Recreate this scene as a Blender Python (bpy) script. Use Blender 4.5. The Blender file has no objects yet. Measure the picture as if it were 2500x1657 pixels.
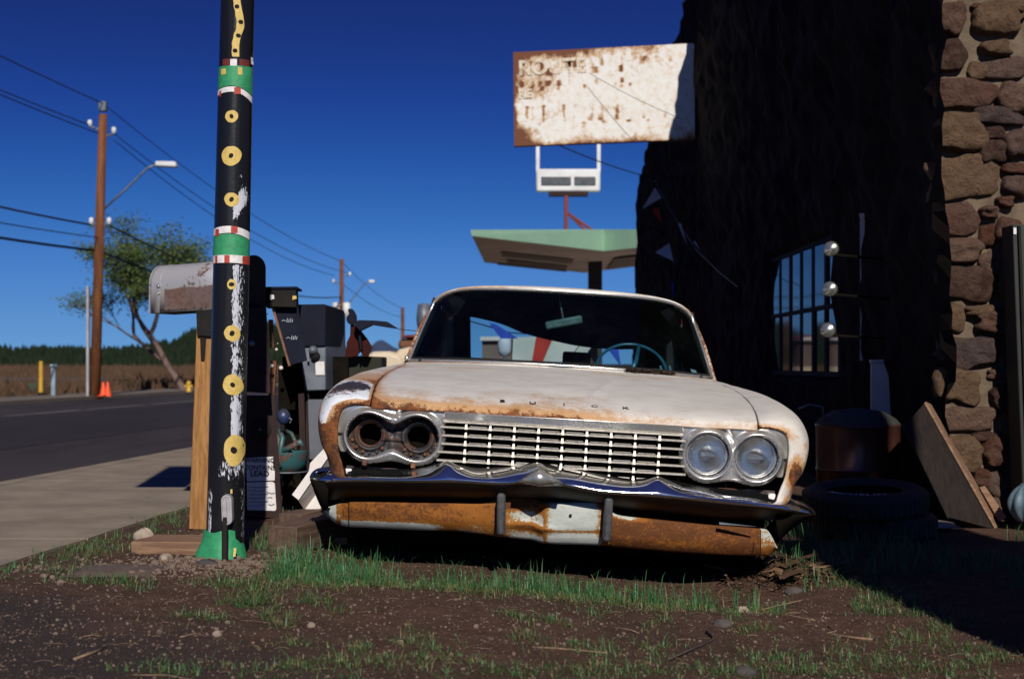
import bpy, bmesh, math, random
import numpy as np
from mathutils import Vector, Matrix, noise
random.seed(7); np.random.seed(7)
SC = bpy.context.scene
COL = SC.collection
# ------------------------------------------------------------------ camera, sky, sun, exposure
F, HZ, CZ = 3472.0, 888.0, 0.78          # focal length in photo pixels, horizon row, eye height
cam_data = bpy.data.cameras.new('camera'); cam = bpy.data.objects.new('camera', cam_data); COL.objects.link(cam)
cam.location = (0, 0, CZ); cam.rotation_euler = (math.radians(90), 0, 0)
cam_data.lens = 50; cam_data.sensor_width = 36; cam_data.shift_y = (HZ - 828.5) / 2500
cam_data.clip_start = 0.05; cam_data.clip_end = 9000
cam_data.dof.use_dof = True; cam_data.dof.focus_distance = 5.75; cam_data.dof.aperture_fstop = 4.2
SC.camera = cam
SUN_EL, SUN_AZ = math.radians(33), math.radians(7)     # sun behind the camera, a little to the right
to_sun = Vector((math.sin(SUN_AZ) * math.cos(SUN_EL), -math.cos(SUN_AZ) * math.cos(SUN_EL), math.sin(SUN_EL)))
world = bpy.data.worlds.new('World'); SC.world = world; world.use_nodes = True
wn = world.node_tree; wn.nodes.clear()
wo = wn.nodes.new('ShaderNodeOutputWorld'); wb = wn.nodes.new('ShaderNodeBackground')
sky = wn.nodes.new('ShaderNodeTexSky'); sky.sky_type = 'NISHITA'; sky.sun_disc = False
sky.sun_elevation = SUN_EL; sky.sun_rotation = math.pi - SUN_AZ; sky.altitude = 2000; sky.air_density = 1.0; sky.dust_density = 0.2; sky.ozone_density = 2.0
tc = wn.nodes.new('ShaderNodeTexCoord'); sx = wn.nodes.new('ShaderNodeSeparateXYZ'); cx = wn.nodes.new('ShaderNodeCombineXYZ')
mz = wn.nodes.new('ShaderNodeMath'); mz.operation = 'MULTIPLY_ADD'; mz.inputs[1].default_value = 2.6; mz.inputs[2].default_value = 0.10
vn = wn.nodes.new('ShaderNodeVectorMath'); vn.operation = 'NORMALIZE'
wn.links.new(tc.outputs['Generated'], sx.inputs[0]); wn.links.new(sx.outputs[0], cx.inputs[0]); wn.links.new(sx.outputs[1], cx.inputs[1])
wn.links.new(sx.outputs[2], mz.inputs[0]); wn.links.new(mz.outputs[0], cx.inputs[2]); wn.links.new(cx.outputs[0], vn.inputs[0]); wn.links.new(vn.outputs[0], sky.inputs[0])
gm = wn.nodes.new('ShaderNodeGamma'); gm.inputs[1].default_value = 1.35
crv = wn.nodes.new('ShaderNodeRGBCurve')      # deep slide-film blue, same remap all over the sky
for ci, pts in enumerate((((0, 0), (.0318, .0095), (.0485, .0150), (.075, .030), (.117, .062), (.2475, .115), (1, .20)), ((0, 0), (.066, .031), (.10, .065), (.153, .132), (.234, .205), (.4636, .30), (1, .40)), ((0, 0), (.184, .185), (.269, .315), (.393, .45), (.561, .56), (.92, .62), (1, .63)))):
    cv = crv.mapping.curves[ci]; cv.points[0].location = pts[0]; cv.points[1].location = pts[-1]
    for p_ in pts[1:-1]: cv.points.new(*p_)
crv.mapping.update()
mul = wn.nodes.new('ShaderNodeMix'); mul.data_type = 'RGBA'; mul.blend_type = 'MULTIPLY'; mul.inputs[0].default_value = 1.0; mul.inputs[7].default_value = (0.9 * .055, 0.88 * .055, .055, 1)
wn.links.new(sky.outputs[0], gm.inputs[0]); wn.links.new(gm.outputs[0], mul.inputs[6]); wn.links.new(mul.outputs[2], crv.inputs[1]); wn.links.new(crv.outputs[0], wb.inputs[0])
wb.inputs[1].default_value = 1.0; wn.links.new(wb.outputs[0], wo.inputs[0])
sun_d = bpy.data.lights.new('sun', 'SUN'); sun_d.energy = 4.7; sun_d.angle = math.radians(0.53); sun_d.color = (1.0, 0.93, 0.83)
sun = bpy.data.objects.new('sun', sun_d); COL.objects.link(sun); sun.rotation_euler = (-to_sun).to_track_quat('-Z', 'Y').to_euler(); sun.location = to_sun * 40
SC.view_settings.view_transform = 'Standard'; SC.view_settings.look = 'None'; SC.view_settings.gamma = 1; SC.view_settings.use_curve_mapping = False
SC.view_settings.exposure = 0.0

# ------------------------------------------------------------------ helpers
K = 2500 / 2366.0
def at(px, py, Y): return Vector(((px - 1250) / F * Y, Y, CZ + (HZ - py) / F * Y))
def atd(px, py, Y): return at(px * K, py * K, Y)
def lerp(a, b, t): return a + (b - a) * t
def sstep(a, b, x):
    t = np.clip((np.asarray(x, float) - a) / (b - a), 0, 1); return t * t * (3 - 2 * t)
def nz(x, y, z=0.0, s=1.0): return noise.noise(Vector((x * s, y * s, z * s)))
def catmull(pts, n):
    P = [np.asarray(p, float) for p in pts]; P = [2 * P[0] - P[1]] + P + [2 * P[-1] - P[-2]]
    out = []; segs = len(P) - 3
    for i in range(n):
        u = i / (n - 1) * segs; k = min(int(u), segs - 1); t = u - k
        a, b, c, d = P[k], P[k + 1], P[k + 2], P[k + 3]
        out.append(0.5 * (2 * b + (c - a) * t + (2 * a - 5 * b + 4 * c - d) * t * t + (3 * b - a - 3 * c + d) * t ** 3))
    return np.array(out)
class MB:
    def __init__(s): s.v = []; s.f = []
    def add(s, vs, fs):
        o = len(s.v); s.v += [tuple(v) for v in vs]; s.f += [tuple(i + o for i in f) for f in fs]; return s
    def box(s, lo, hi, M=None):
        (a, b, c), (d, e, f) = lo, hi
        vs = [(a,b,c),(d,b,c),(d,e,c),(a,e,c),(a,b,f),(d,b,f),(d,e,f),(a,e,f)]
        if M is not None: vs = [tuple(M @ Vector(v)) for v in vs]
        return s.add(vs, [(3,2,1,0),(4,5,6,7),(0,1,5,4),(1,2,6,5),(2,3,7,6),(3,0,4,7)])
    def hexa(s, front, back):
        # front and back: four corners each, same order
        return s.add(list(front) + list(back), [(0,1,2,3),(7,6,5,4),(0,4,5,1),(1,5,6,2),(2,6,7,3),(3,7,4,0)])
    def tube(s, pts, r, n=8, cap=True):
        pts = [Vector(p) for p in pts]; rs = r if hasattr(r, '__len__') else [r] * len(pts)
        rings = []; prev = None
        for i, p in enumerate(pts):
            d = (pts[min(i+1, len(pts)-1)] - pts[max(i-1, 0)]).normalized()
            if prev is None: u = d.cross(Vector((0,0,1)) if abs(d.z) < .9 else Vector((0,1,0))).normalized()
            else: u = (prev - d * prev.dot(d)).normalized()
            prev = u; w = d.cross(u)
            rings.append([p + (u * math.cos(2*math.pi*k/n) + w * math.sin(2*math.pi*k/n)) * rs[i] for k in range(n)])
        vs = [v for r_ in rings for v in r_]; fs = []
        for i in range(len(pts) - 1):
            for k in range(n): fs.append((i*n+k, i*n+(k+1)%n, (i+1)*n+(k+1)%n, (i+1)*n+k))
        if cap: fs.append(tuple(range(n))[::-1]); fs.append(tuple((len(pts)-1)*n + k for k in range(n)))
        return s.add(vs, fs)
    def lathe(s, prof, c=(0,0,0), n=24, M=None, a0=0, a1=2*math.pi):
        # prof: (radius, height) along local Z
        full = abs(a1 - a0 - 2*math.pi) < 1e-6; m = n if full else n + 1; vs = []
        for r, h in prof:
            for k in range(m):
                a = a0 + (a1 - a0) * k / n; v = Vector((r*math.cos(a), r*math.sin(a), h))
                if M is not None: v = M @ v
                vs.append(v + Vector(c))
        fs = []
        for i in range(len(prof) - 1):
            for k in range(n): k2 = (k + 1) % m; fs.append((i*m+k, i*m+k2, (i+1)*m+k2, (i+1)*m+k))
        return s.add(vs, fs)
    def grid(s, P, close=False):
        P = np.asarray(P); n, m = P.shape[:2]; fs = []
        for i in range(n - 1):
            for j in range(m if close else m - 1): j2 = (j + 1) % m; fs.append((i*m+j, i*m+j2, (i+1)*m+j2, (i+1)*m+j))
        return s.add(P.reshape(-1, 3).tolist(), fs)
    def prism(s, poly, axis_vec):
        a = Vector(axis_vec); n = len(poly); p = [Vector(q) for q in poly]; vs = p + [q + a for q in p]
        fs = [tuple(range(n))[::-1], tuple(range(n, 2*n))] + [(i, (i+1)%n, n+(i+1)%n, n+i) for i in range(n)]
        return s.add(vs, fs)
    def build(s, name, mat, parent=None, smooth=False, bevel=0, fixn=False, solid=0):
        me = bpy.data.meshes.new(name); me.from_pydata([tuple(v) for v in s.v], [], s.f)
        if fixn:
            bm = bmesh.new(); bm.from_mesh(me); bmesh.ops.recalc_face_normals(bm, faces=bm.faces); bm.to_mesh(me); bm.free()
        me.validate(); me.update()
        if smooth:
            me.shade_smooth() if smooth is True else me.shade_smooth()
        o = bpy.data.objects.new(name, me); COL.objects.link(o)
        for m in (mat if isinstance(mat, (list, tuple)) else [mat]): me.materials.append(m)
        if parent is not None: o.parent = parent
        if solid: md = o.modifiers.new('solid', 'SOLIDIFY'); md.thickness = solid; md.offset = -1
        if bevel:
            md = o.modifiers.new('bevel', 'BEVEL'); md.width = bevel; md.segments = 2; md.limit_method = 'ANGLE'; md.angle_limit = math.radians(35)
        if smooth == 'auto' or bevel:
            me.shade_smooth(); me.set_sharp_from_angle(angle=math.radians(38))
        return o
def attr(o, name, vals):
    a = o.data.attributes.new(name, 'FLOAT', 'POINT'); a.data.foreach_set('value', np.asarray(vals, np.float32).ravel())
def tag(o, label=None, cat=None, group=None, kind=None):
    if label: o['label'] = label
    if cat: o['category'] = cat
    if group: o['group'] = group
    if kind: o['kind'] = kind
    return o
def empty(name, label, cat, loc=(0,0,0), group=None):
    o = bpy.data.objects.new(name, None); COL.objects.link(o); o.location = loc; o.empty_display_size = 0.1
    bpy.context.view_layer.update()
    return tag(o, label, cat, group)
def adopt(parent, *obs):
    # parts are modelled in world coordinates; keep them there under a parent that is only moved
    for o in obs: o.parent = parent; o.matrix_parent_inverse = Matrix.Translation(parent.location).inverted()
    return obs[0]
def text_mesh(name, body, size, mat, parent=None, extrude=0.0, M=None, align='CENTER', spacing=1.0, bold=0.0, warp=None):
    cu = bpy.data.curves.new(name, 'FONT'); cu.body = body; cu.size = size; cu.extrude = extrude; cu.align_x = align; cu.space_character = spacing; cu.offset = bold; cu.resolution_u = 3
    t = bpy.data.objects.new(name, cu); COL.objects.link(t); dg = bpy.context.evaluated_depsgraph_get(); me = bpy.data.meshes.new_from_object(t.evaluated_get(dg))
    bpy.data.objects.remove(t); bpy.data.curves.remove(cu)
    for v in me.vertices:
        c = v.co.copy()
        if warp: c = Vector(warp(c))
        if M is not None: c = M @ c
        v.co = c
    me.materials.clear(); me.materials.append(mat); o = bpy.data.objects.new(name, me); COL.objects.link(o)
    if parent is not None: o.parent = parent
    return o
# ---- node materials
class NT:
    def __init__(s, name):
        s.m = bpy.data.materials.new(name); s.m.use_nodes = True; s.t = s.m.node_tree; s.t.nodes.clear()
        s.out = s.n('ShaderNodeOutputMaterial'); s.b = s.n('ShaderNodeBsdfPrincipled'); s.l(s.b.outputs[0], s.out.inputs[0])
        s.c = s.n('ShaderNodeTexCoord').outputs['Object']
    def n(s, t): return s.t.nodes.new(t)
    def l(s, a, b): s.t.links.new(a, b)
    def put(s, inp, v):
        if isinstance(v, (int, float)): inp.default_value = v
        elif isinstance(v, (tuple, list)): inp.default_value = tuple(v) + ((1,) if len(v) == 3 and inp.type == 'RGBA' else ())
        else: s.l(v, inp)
    def noise(s, scale, detail=6, rough=0.6, vec=None, stretch=None, dist=0.0):
        x = s.n('ShaderNodeTexNoise'); x.inputs['Scale'].default_value = scale; x.inputs['Detail'].default_value = detail; x.inputs['Roughness'].default_value = rough; x.inputs['Distortion'].default_value = dist
        v = vec or s.c
        if stretch: mp = s.n('ShaderNodeMapping'); mp.inputs['Scale'].default_value = stretch; s.l(v, mp.inputs[0]); v = mp.outputs[0]
        s.l(v, x.inputs[0]); return x.outputs[0]
    def vor(s, scale, feat='F1', out=0):
        x = s.n('ShaderNodeTexVoronoi'); x.feature = feat; x.inputs['Scale'].default_value = scale; s.l(s.c, x.inputs['Vector']); return x.outputs[out]
    def ramp(s, v, a, b, lo=0.0, hi=1.0):
        x = s.n('ShaderNodeMapRange'); x.interpolation_type = 'SMOOTHSTEP'; s.put(x.inputs[0], v); x.inputs[1].default_value = a; x.inputs[2].default_value = b; x.inputs[3].default_value = lo; x.inputs[4].default_value = hi; return x.outputs[0]
    def math(s, op, a, b=0.0, c=0.0, clamp=False):
        x = s.n('ShaderNodeMath'); x.operation = op; x.use_clamp = clamp; s.put(x.inputs[0], a); s.put(x.inputs[1], b); s.put(x.inputs[2], c); return x.outputs[0]
    def mix(s, f, a, b):
        x = s.n('ShaderNodeMix'); x.data_type = 'RGBA'; s.put(x.inputs[0], f); s.put(x.inputs[6], a); s.put(x.inputs[7], b); return x.outputs[2]
    def at(s, name): x = s.n('ShaderNodeAttribute'); x.attribute_name = name; return x.outputs['Fac']
    def rnd(s): return s.n('ShaderNodeObjectInfo').outputs['Random']
    def bump(s, h, strength=0.3, dist=0.01):
        x = s.n('ShaderNodeBump'); x.inputs['Strength'].default_value = strength; x.inputs['Distance'].default_value = dist; s.put(x.inputs['Height'], h); s.l(x.outputs[0], s.b.inputs['Normal']); return x
    def set(s, color=None, rough=None, metal=None, spec=None, **kw):
        if color is not None: s.put(s.b.inputs['Base Color'], color)
        if rough is not None: s.put(s.b.inputs['Roughness'], rough)
        if metal is not None: s.put(s.b.inputs['Metallic'], metal)
        if spec is not None: s.put(s.b.inputs['Specular IOR Level'], spec)
        return s.m
def simple(name, c1, c2=None, scale=8, rough=0.7, metal=0, bump=0.0, bscale=None, spec=0.5, stretch=None, dist=0.01, lo=.35, hi=.65):
    t = NT(name); c2 = c2 or tuple(v * 0.75 for v in c1); n_ = t.noise(scale, 8, 0.65, stretch=stretch)
    t.set(t.mix(t.ramp(n_, lo, hi), c1, c2), rough, metal, spec)
    if bump: t.bump(t.noise(bscale or scale * 3, 6, 0.7, stretch=stretch), bump, dist)
    return t.m
def rusty(name, base, rust=(0.20, 0.065, 0.018), dark=(0.055, 0.022, 0.010), amount=0.5, scale=6, rough=0.75, metal=0.0):
    t = NT(name); a = t.noise(scale, 10, 0.7); b = t.noise(scale * 7, 6, 0.7)
    k = t.math('MULTIPLY_ADD', b, 0.35, t.math('MULTIPLY', a, 0.65)); m = t.ramp(k, 0.62 - amount * 0.3, 0.68 - amount * 0.3)
    rc = t.mix(t.ramp(b, .35, .65), rust, dark); t.set(t.mix(m, base, rc), t.mix(m, (rough * .6,) * 3, (0.9,) * 3), metal)
    t.bump(k, 0.4, 0.006); return t.m
# ------------------------------------------------------------------ materials
M = {}
# cream car paint with rust driven by the real wear on each panel
def car_paint():
    t = NT('weathered_cream_paint'); r = t.at('rust'); bare = t.at('bare')
    n1 = t.noise(7, 10, 0.68); n2 = t.noise(38, 8, 0.72); n3 = t.noise(160, 4, 0.7); n4 = t.noise(16, 8, .75, stretch=(1, .35, 1))
    base = t.mix(t.ramp(n1, .3, .7), (0.67, 0.64, 0.585), (0.575, 0.545, 0.495))
    base = t.mix(t.ramp(n3, .58, .70, 0, .40), base, (0.30, 0.24, 0.18)); sc_ = t.noise(26, 4, .6, stretch=(.35, 2.2, 1), dist=1.5); base = t.mix(t.ramp(sc_, .66, .70, 0, .55), base, (0.22, 0.15, 0.10)); base = t.mix(t.ramp(t.noise(3.2, 5, .6), .50, .72, 0, .35), base, (0.50, 0.46, 0.40))
    k = t.math('ADD', r, t.math('MULTIPLY_ADD', n2, 0.75, -0.375)); k = t.math('ADD', k, t.math('MULTIPLY_ADD', n1, 0.9, -0.45)); k = t.math('ADD', k, t.math('MULTIPLY_ADD', n3, 0.6, -0.30))
    stain = t.ramp(k, 0.14, 0.60)
    c = t.mix(t.math('MULTIPLY', stain, 0.85), base, (0.46, 0.23, 0.065))
    # bare patch: chalky primer with dark flaking
    fl = t.ramp(t.math('ADD', t.noise(30, 10, 0.8, stretch=(1, 1, 2)), t.math('MULTIPLY_ADD', t.at('flake'), 0.42, -0.26)), 0.40, 0.47)
    prim = t.mix(t.ramp(n2, .5, .62, 0, .5), (0.68, 0.71, 0.76), (0.50, 0.53, 0.60))
    prim = t.mix(fl, prim, t.mix(t.ramp(n1, .45, .55), (0.035, 0.035, 0.035), (0.10, 0.045, 0.03)))
    be = t.ramp(t.math('ADD', bare, t.math('MULTIPLY_ADD', n2, 0.6, -0.3)), 0.45, 0.55)
    c = t.mix(be, c, prim)
    rm = t.ramp(k, 0.68, 0.80); rc = t.mix(t.ramp(n4, .38, .62), (0.19, 0.058, 0.014), (0.040, 0.015, 0.007)); rc = t.mix(t.ramp(n3, .5, .7, 0, .6), rc, (0.36, 0.15, 0.045))
    c = t.mix(rm, c, rc)
    t.set(c, t.mix(rm, (0.42,) * 3, (0.9,) * 3), 0, 0.4)
    t.bump(t.math('ADD', t.math('MULTIPLY', rm, 0.6), t.math('MULTIPLY', n2, .5)), 0.25, 0.004); return t.m
M['paint'] = car_paint()
def valance_mat():
    t = NT('rusted_valance_paint'); r = t.at('rust'); n1 = t.noise(9, 10, 0.7, stretch=(1, 1, 2.2)); n2 = t.noise(70, 8, 0.75); n3 = t.noise(200, 3, .6)
    k = t.math('ADD', r, t.math('MULTIPLY_ADD', n1, 1.1, -0.55)); k = t.math('ADD', k, t.math('MULTIPLY_ADD', n2, 1.0, -0.5)); k = t.math('ADD', k, t.math('MULTIPLY_ADD', n3, 0.9, -0.45))
    base = t.mix(t.ramp(n1, .4, .6), (0.46, 0.49, 0.47), (0.38, 0.41, 0.38))
    c = t.mix(t.ramp(k, 0.3, 0.48), base, (0.29, 0.155, 0.036)); c = t.mix(t.ramp(k, 0.42, 0.62), c, (0.25, 0.088, 0.012)); c = t.mix(t.ramp(t.math('ADD', k, t.math('MULTIPLY_ADD', n2, .5, -.25)), .86, 1.15), c, (0.105, 0.036, 0.010))
    t.set(c, 0.8, 0, 0.3); t.bump(t.math('ADD', n2, t.math('MULTIPLY', k, .5)), 0.3, 0.003); return t.m
M['valance'] = valance_mat()
def chrome(name, c, rough, wear=0.15, bump=0.0, met=1.0):
    t = NT(name); n1 = t.noise(14, 8, .7); n2 = t.noise(90, 6, .7)
    col = t.mix(t.ramp(n2, .55, .75, 0, wear), c, (0.25, 0.2, 0.15)); t.set(col, t.math('MULTIPLY_ADD', n1, rough * 1.2, rough * .4), met)
    if bump: t.bump(t.noise(3.5, 3, .5), bump, 0.02)
    return t.m
M['chrome'] = chrome('bumper_chrome', (0.74, 0.75, 0.77), 0.08, 0.5, 0.06, .985)
M['underchrome'] = simple('shade_black_bumper_underside', (0.020, 0.013, 0.008), (0.012, 0.009, 0.008), 8, .55, 0, spec=.25)  # shade under the bumper painted in as a near-black colour
M['chrome2'] = chrome('pitted_chrome', (0.62, 0.61, 0.585), 0.27, 0.5, 0.02, .78)
def alu():
    t = NT('anodised_grille_aluminium'); n = t.noise(60, 8, .7); t.set(t.mix(t.ramp(n, .45, .7), (0.42, 0.395, 0.355), (0.24, 0.21, 0.18)), 0.42, 0.55, .5); return t.m
M['alu'] = alu()
M['black'] = simple('flat_black_metal', (0.010, 0.010, 0.010), (0.016, 0.014, 0.012), 10, 0.85, spec=.2)
M['void'] = simple('undercoat_and_shade_black', (0.006, 0.005, 0.004), (0.010, 0.008, 0.006), 10, 1.0, spec=.05)  # undercoating, and painted shade at bumper ends and lamp hollows
M['rubber'] = simple('weathered_rubber', (0.035, 0.037, 0.042), (0.07, 0.07, 0.075), 30, 0.7, bump=.15, dist=.002)
M['tyre'] = simple('tyre_rubber', (0.010, 0.010, 0.010), (0.020, 0.019, 0.018), 12, 0.75, bump=.2, dist=.002)
M['interior'] = simple('dark_blue_upholstery', (0.010, 0.016, 0.022), (0.018, 0.022, 0.028), 12, 0.9, bump=.2)
M['liner'] = simple('sagging_headliner_cloth', (0.022, 0.028, 0.04), (0.014, 0.014, 0.016), 5, 1.0)
M['wheelblue'] = simple('blue_plastic', (0.03, 0.14, 0.22), (0.02, 0.09, 0.15), 20, 0.25)
M['bucket'] = rusty('rusty_lamp_bucket', (0.03, 0.03, 0.035), (0.12, 0.045, 0.025), (0.035, 0.02, 0.015), .45, 14)
M['rust'] = rusty('brown_rust', (0.16, 0.07, 0.035), (0.20, 0.08, 0.03), (0.06, 0.03, 0.02), .9, 8)
M['pillar'] = rusty('rusty_pillar_paint', (0.42, 0.30, 0.22), (0.30, 0.10, 0.035), (0.10, 0.04, 0.02), .55, 9)
def glass(name, tint, refl=0.35, dust=0.05, rough=0.02):
    t = NT(name); tr = t.n('ShaderNodeBsdfTransparent'); tr.inputs[0].default_value = (*tint, 1); gl = t.n('ShaderNodeBsdfGlossy'); gl.inputs['Roughness'].default_value = rough
    fr = t.n('ShaderNodeLayerWeight'); fr.inputs[0].default_value = refl; m = t.n('ShaderNodeMixShader'); t.l(fr.outputs['Fresnel'], m.inputs[0]); t.l(tr.outputs[0], m.inputs[1]); t.l(gl.outputs[0], m.inputs[2])
    df = t.n('ShaderNodeBsdfDiffuse'); df.inputs[0].default_value = (0.30, 0.34, 0.36, 1); m2 = t.n('ShaderNodeMixShader'); t.l(t.ramp(t.noise(4, 10, .75), .4, .9, dust * .3, dust * 2), m2.inputs[0])
    t.l(m.outputs[0], m2.inputs[1]); t.l(df.outputs[0], m2.inputs[2]); t.l(m2.outputs[0], t.out.inputs[0]); return t.m
M['glass'] = glass('dusty_windscreen_glass', (0.46, 0.62, 0.66), .22, .006)
M['sideglass'] = glass('dusty_side_glass', (0.10, 0.16, 0.18), .2, .12)
M['dustglass'] = glass('caked_dust_side_glass', (0.03, 0.06, 0.07), .2, .09)
def lens():
    t = NT('fluted_lamp_glass'); t.set((0.9, 0.94, 1.0), 0.03); t.b.inputs['Transmission Weight'].default_value = 1; t.b.inputs['IOR'].default_value = 1.3
    w = t.n('ShaderNodeTexWave'); w.wave_type = 'BANDS'; w.bands_direction = 'X'; w.inputs['Scale'].default_value = 70; w.inputs['Distortion'].default_value = 0.3; t.l(t.c, w.inputs[0])
    w2 = t.n('ShaderNodeTexWave'); w2.wave_type = 'BANDS'; w2.bands_direction = 'Z'; w2.inputs['Scale'].default_value = 16; t.l(t.c, w2.inputs[0])
    t.bump(t.math('ADD', w.outputs[1], t.math('MULTIPLY', w2.outputs[1], .6)), .22, .004); return t.m
M['lens'] = lens()
M['reflector'] = chrome('lamp_reflector_silver', (0.80, 0.77, 0.70), 0.19, 0.1, 0, .90)
# ground
def dirt():
    t = NT('reddish_brown_dirt'); a = t.noise(1.3, 8, .6); b = t.noise(9, 10, .7); c = t.noise(70, 6, .75); g = t.noise(240, 3, .6)
    col = t.mix(t.ramp(b, .35, .65), (0.095, 0.050, 0.034), (0.145, 0.084, 0.058)); col = t.mix(t.ramp(a, .4, .65, 0, .5), col, (0.065, 0.043, 0.033))
    col = t.mix(t.ramp(c, .55, .75, 0, .6), col, (0.16, 0.11, 0.085)); col = t.mix(t.ramp(g, .62, .72, 0, .6), col, (0.28, 0.215, 0.17)); col = t.mix(t.ramp(c, .30, .42, .6, 0), col, (0.028, 0.016, 0.012))
    col = t.mix(t.at('tar'), col, t.mix(t.ramp(g, .4, .7), (0.030, 0.026, 0.030), (0.08, 0.07, 0.068)))
    t.set(col, 0.97, 0, .15); t.bump(t.math('ADD', t.math('MULTIPLY', c, .8), t.math('MULTIPLY', b, .9)), 1.0, .03); return t.m
M['dirt'] = dirt()
M['asphalt'] = simple('old_asphalt', (0.024, 0.0195, 0.022), (0.042, 0.034, 0.036), .7, .95, bump=.3, bscale=120, spec=.2, stretch=(1, .25, 1))
M['asphalt2'] = simple('darker_asphalt_patch', (0.020, 0.0165, 0.020), (0.026, 0.021, 0.025), 1.2, .95, bump=.3, bscale=120, spec=.2, stretch=(1, .25, 1))
M['roadpaint'] = simple('worn_road_paint', (0.20, 0.19, 0.19), (0.10, 0.09, 0.10), 2, .9, stretch=(1, .3, 1))
M['concrete'] = simple('pavement_concrete', (0.25, 0.205, 0.155), (0.18, 0.148, 0.114), 2.2, .95, bump=.35, bscale=60, spec=.2)
M['forecourt'] = simple('pale_forecourt_concrete', (0.40, 0.36, 0.30), (0.32, 0.28, 0.24), .8, .95)
M['concrete_far'] = simple('far_kerb_concrete', (0.16, 0.13, 0.10), (0.12, 0.10, 0.075), .8, .95)
M['field'] = simple('dry_field', (0.085, 0.05, 0.035), (0.05, 0.037, 0.025), .15, 1, bump=.5, bscale=1.5, dist=.2, spec=.1)
M['forest'] = simple('dark_pine_forest', (0.012, 0.022, 0.012), (0.022, 0.032, 0.018), .08, 1, bump=.8, bscale=.5, dist=2, spec=.05)
M['mountain'] = simple('haze_blue_mountain', (0.06, 0.085, 0.15), (0.07, 0.09, 0.15), .004, 1, spec=0)  # distance haze painted into the mountain's colour
M['brush'] = simple('dry_brush', (0.10, 0.058, 0.038), (0.05, 0.034, 0.022), 1.2, 1, spec=.1)
def blade():
    t = NT('grass_blades'); v = t.at('tone'); c = t.mix(v, (0.030, 0.135, 0.048), (0.060, 0.075, 0.016)); c = t.mix(t.at('dry'), c, (0.15, 0.115, 0.05)); t.set(c, .5, 0, .35); return t.m
M['grass'] = blade()
M['pebble'] = (lambda t: t.set(t.mix(t.ramp(t.at('tone'), 0, 1), t.mix(t.at('tone'), (0.06, 0.037, 0.027), (0.32, 0.245, 0.19)), (0.14, 0.10, 0.08)), .9, 0, .2))(NT('pebbles'))
M['twig'] = simple('dry_twigs', (0.26, 0.17, 0.10), (0.12, 0.075, 0.05), 20, .9)
M['rock'] = simple('pale_rock', (0.33, 0.27, 0.21), (0.20, 0.15, 0.12), 14, .95, bump=.5, dist=.01)
M['darkrock'] = simple('dark_rock', (0.045, 0.04, 0.04), (0.08, 0.065, 0.06), 14, .95, bump=.5, dist=.01)
def wood(name, a, b, scale=6, ax='z', rough=.8, bump=.35):
    t = NT(name); st = {'z': (9, 9, .7), 'x': (.7, 9, 9), 'y': (9, .7, 9)}[ax]; n1 = t.noise(scale, 8, .65, stretch=st, dist=.6); n2 = t.noise(scale * 4, 6, .7, stretch=st); n3 = t.noise(2, 4, .6)
    c = t.mix(t.ramp(n1, .35, .65), a, b); c = t.mix(t.ramp(n2, .5, .7, 0, .6), c, tuple(v * .45 for v in b)); c = t.mix(t.ramp(n3, .5, .75, 0, .4), c, tuple(v * .6 for v in b)); t.set(c, rough, 0, .25); t.bump(n2, bump, .004); return t.m
M['post'] = wood('yellowed_pine', (0.36, 0.185, 0.065), (0.22, 0.10, 0.03))
M['tie'] = wood('old_railway_tie', (0.13, 0.085, 0.06), (0.07, 0.042, 0.032), ax='x')
M['board'] = wood('weathered_board', (0.27, 0.165, 0.10), (0.16, 0.09, 0.055), ax='x')
M['greywood'] = wood('grey_wood', (0.085, 0.06, 0.055), (0.045, 0.034, 0.032))
M['bark'] = (lambda t: t.set(t.mix(t.at('tone'), (0.028, 0.015, 0.010), (0.17, 0.10, 0.055)), .9, 0, .2))(NT('bark_chips'))
M['utility'] = wood('creosote_pole_wood', (0.20, 0.075, 0.028), (0.10, 0.035, 0.014), 1.2)
def pole_black():
    t = NT('black_enamel_with_brushed_white'); w = t.at('white'); n = t.noise(150, 5, .7, stretch=(1, 1, .30)); n2 = t.noise(26, 6, .7, stretch=(1, 1, .35)); k = t.math('ADD', w, t.math('ADD', t.math('MULTIPLY_ADD', n, 3.2, -1.68), t.math('MULTIPLY_ADD', n2, 1.1, -.58)))
    m = t.ramp(k, .46, .56); c = t.mix(m, (0.008, 0.008, 0.009), (0.50, 0.52, 0.58)); c = t.mix(t.ramp(t.noise(4, 6), .6, .8, 0, .25), c, (0.06, 0.04, 0.03)); t.set(c, t.mix(m, (.32,)*3, (.7,)*3), 0, .35); t.bump(t.math('ADD', m, t.noise(60, 4)), .25, .003); return t.m
M['poleblack'] = pole_black()
M['yellow'] = simple('yellow_brushed_enamel', (0.60, 0.44, 0.12), (0.50, 0.35, 0.09), 70, .6, bump=.3, dist=.002)
M['green'] = simple('green_brushed_enamel', (0.03, 0.28, 0.115), (0.02, 0.21, 0.085), 50, .6, bump=.3, dist=.002)
M['white'] = simple('white_brushed_enamel', (0.72, 0.70, 0.70), (0.58, 0.55, 0.55), 60, .6, bump=.3, dist=.002)
M['red'] = simple('red_brushed_enamel', (0.42, 0.045, 0.025), (0.28, 0.03, 0.02), 60, .6, bump=.3, dist=.002)
M['darkred'] = simple('dark_red_enamel', (0.13, 0.012, 0.01), (0.09, 0.01, 0.01), 30, .7)
M['galv'] = rusty('rusty_galvanised_steel', (0.42, 0.41, 0.42), (0.17, 0.10, 0.075), (0.10, 0.065, 0.055), .30, 5, .55, .35)
M['galvlow'] = rusty('brown_stained_steel', (0.17, 0.115, 0.10), (0.16, 0.09, 0.065), (0.10, 0.065, 0.055), .5, 6, .6, .2)
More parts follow.
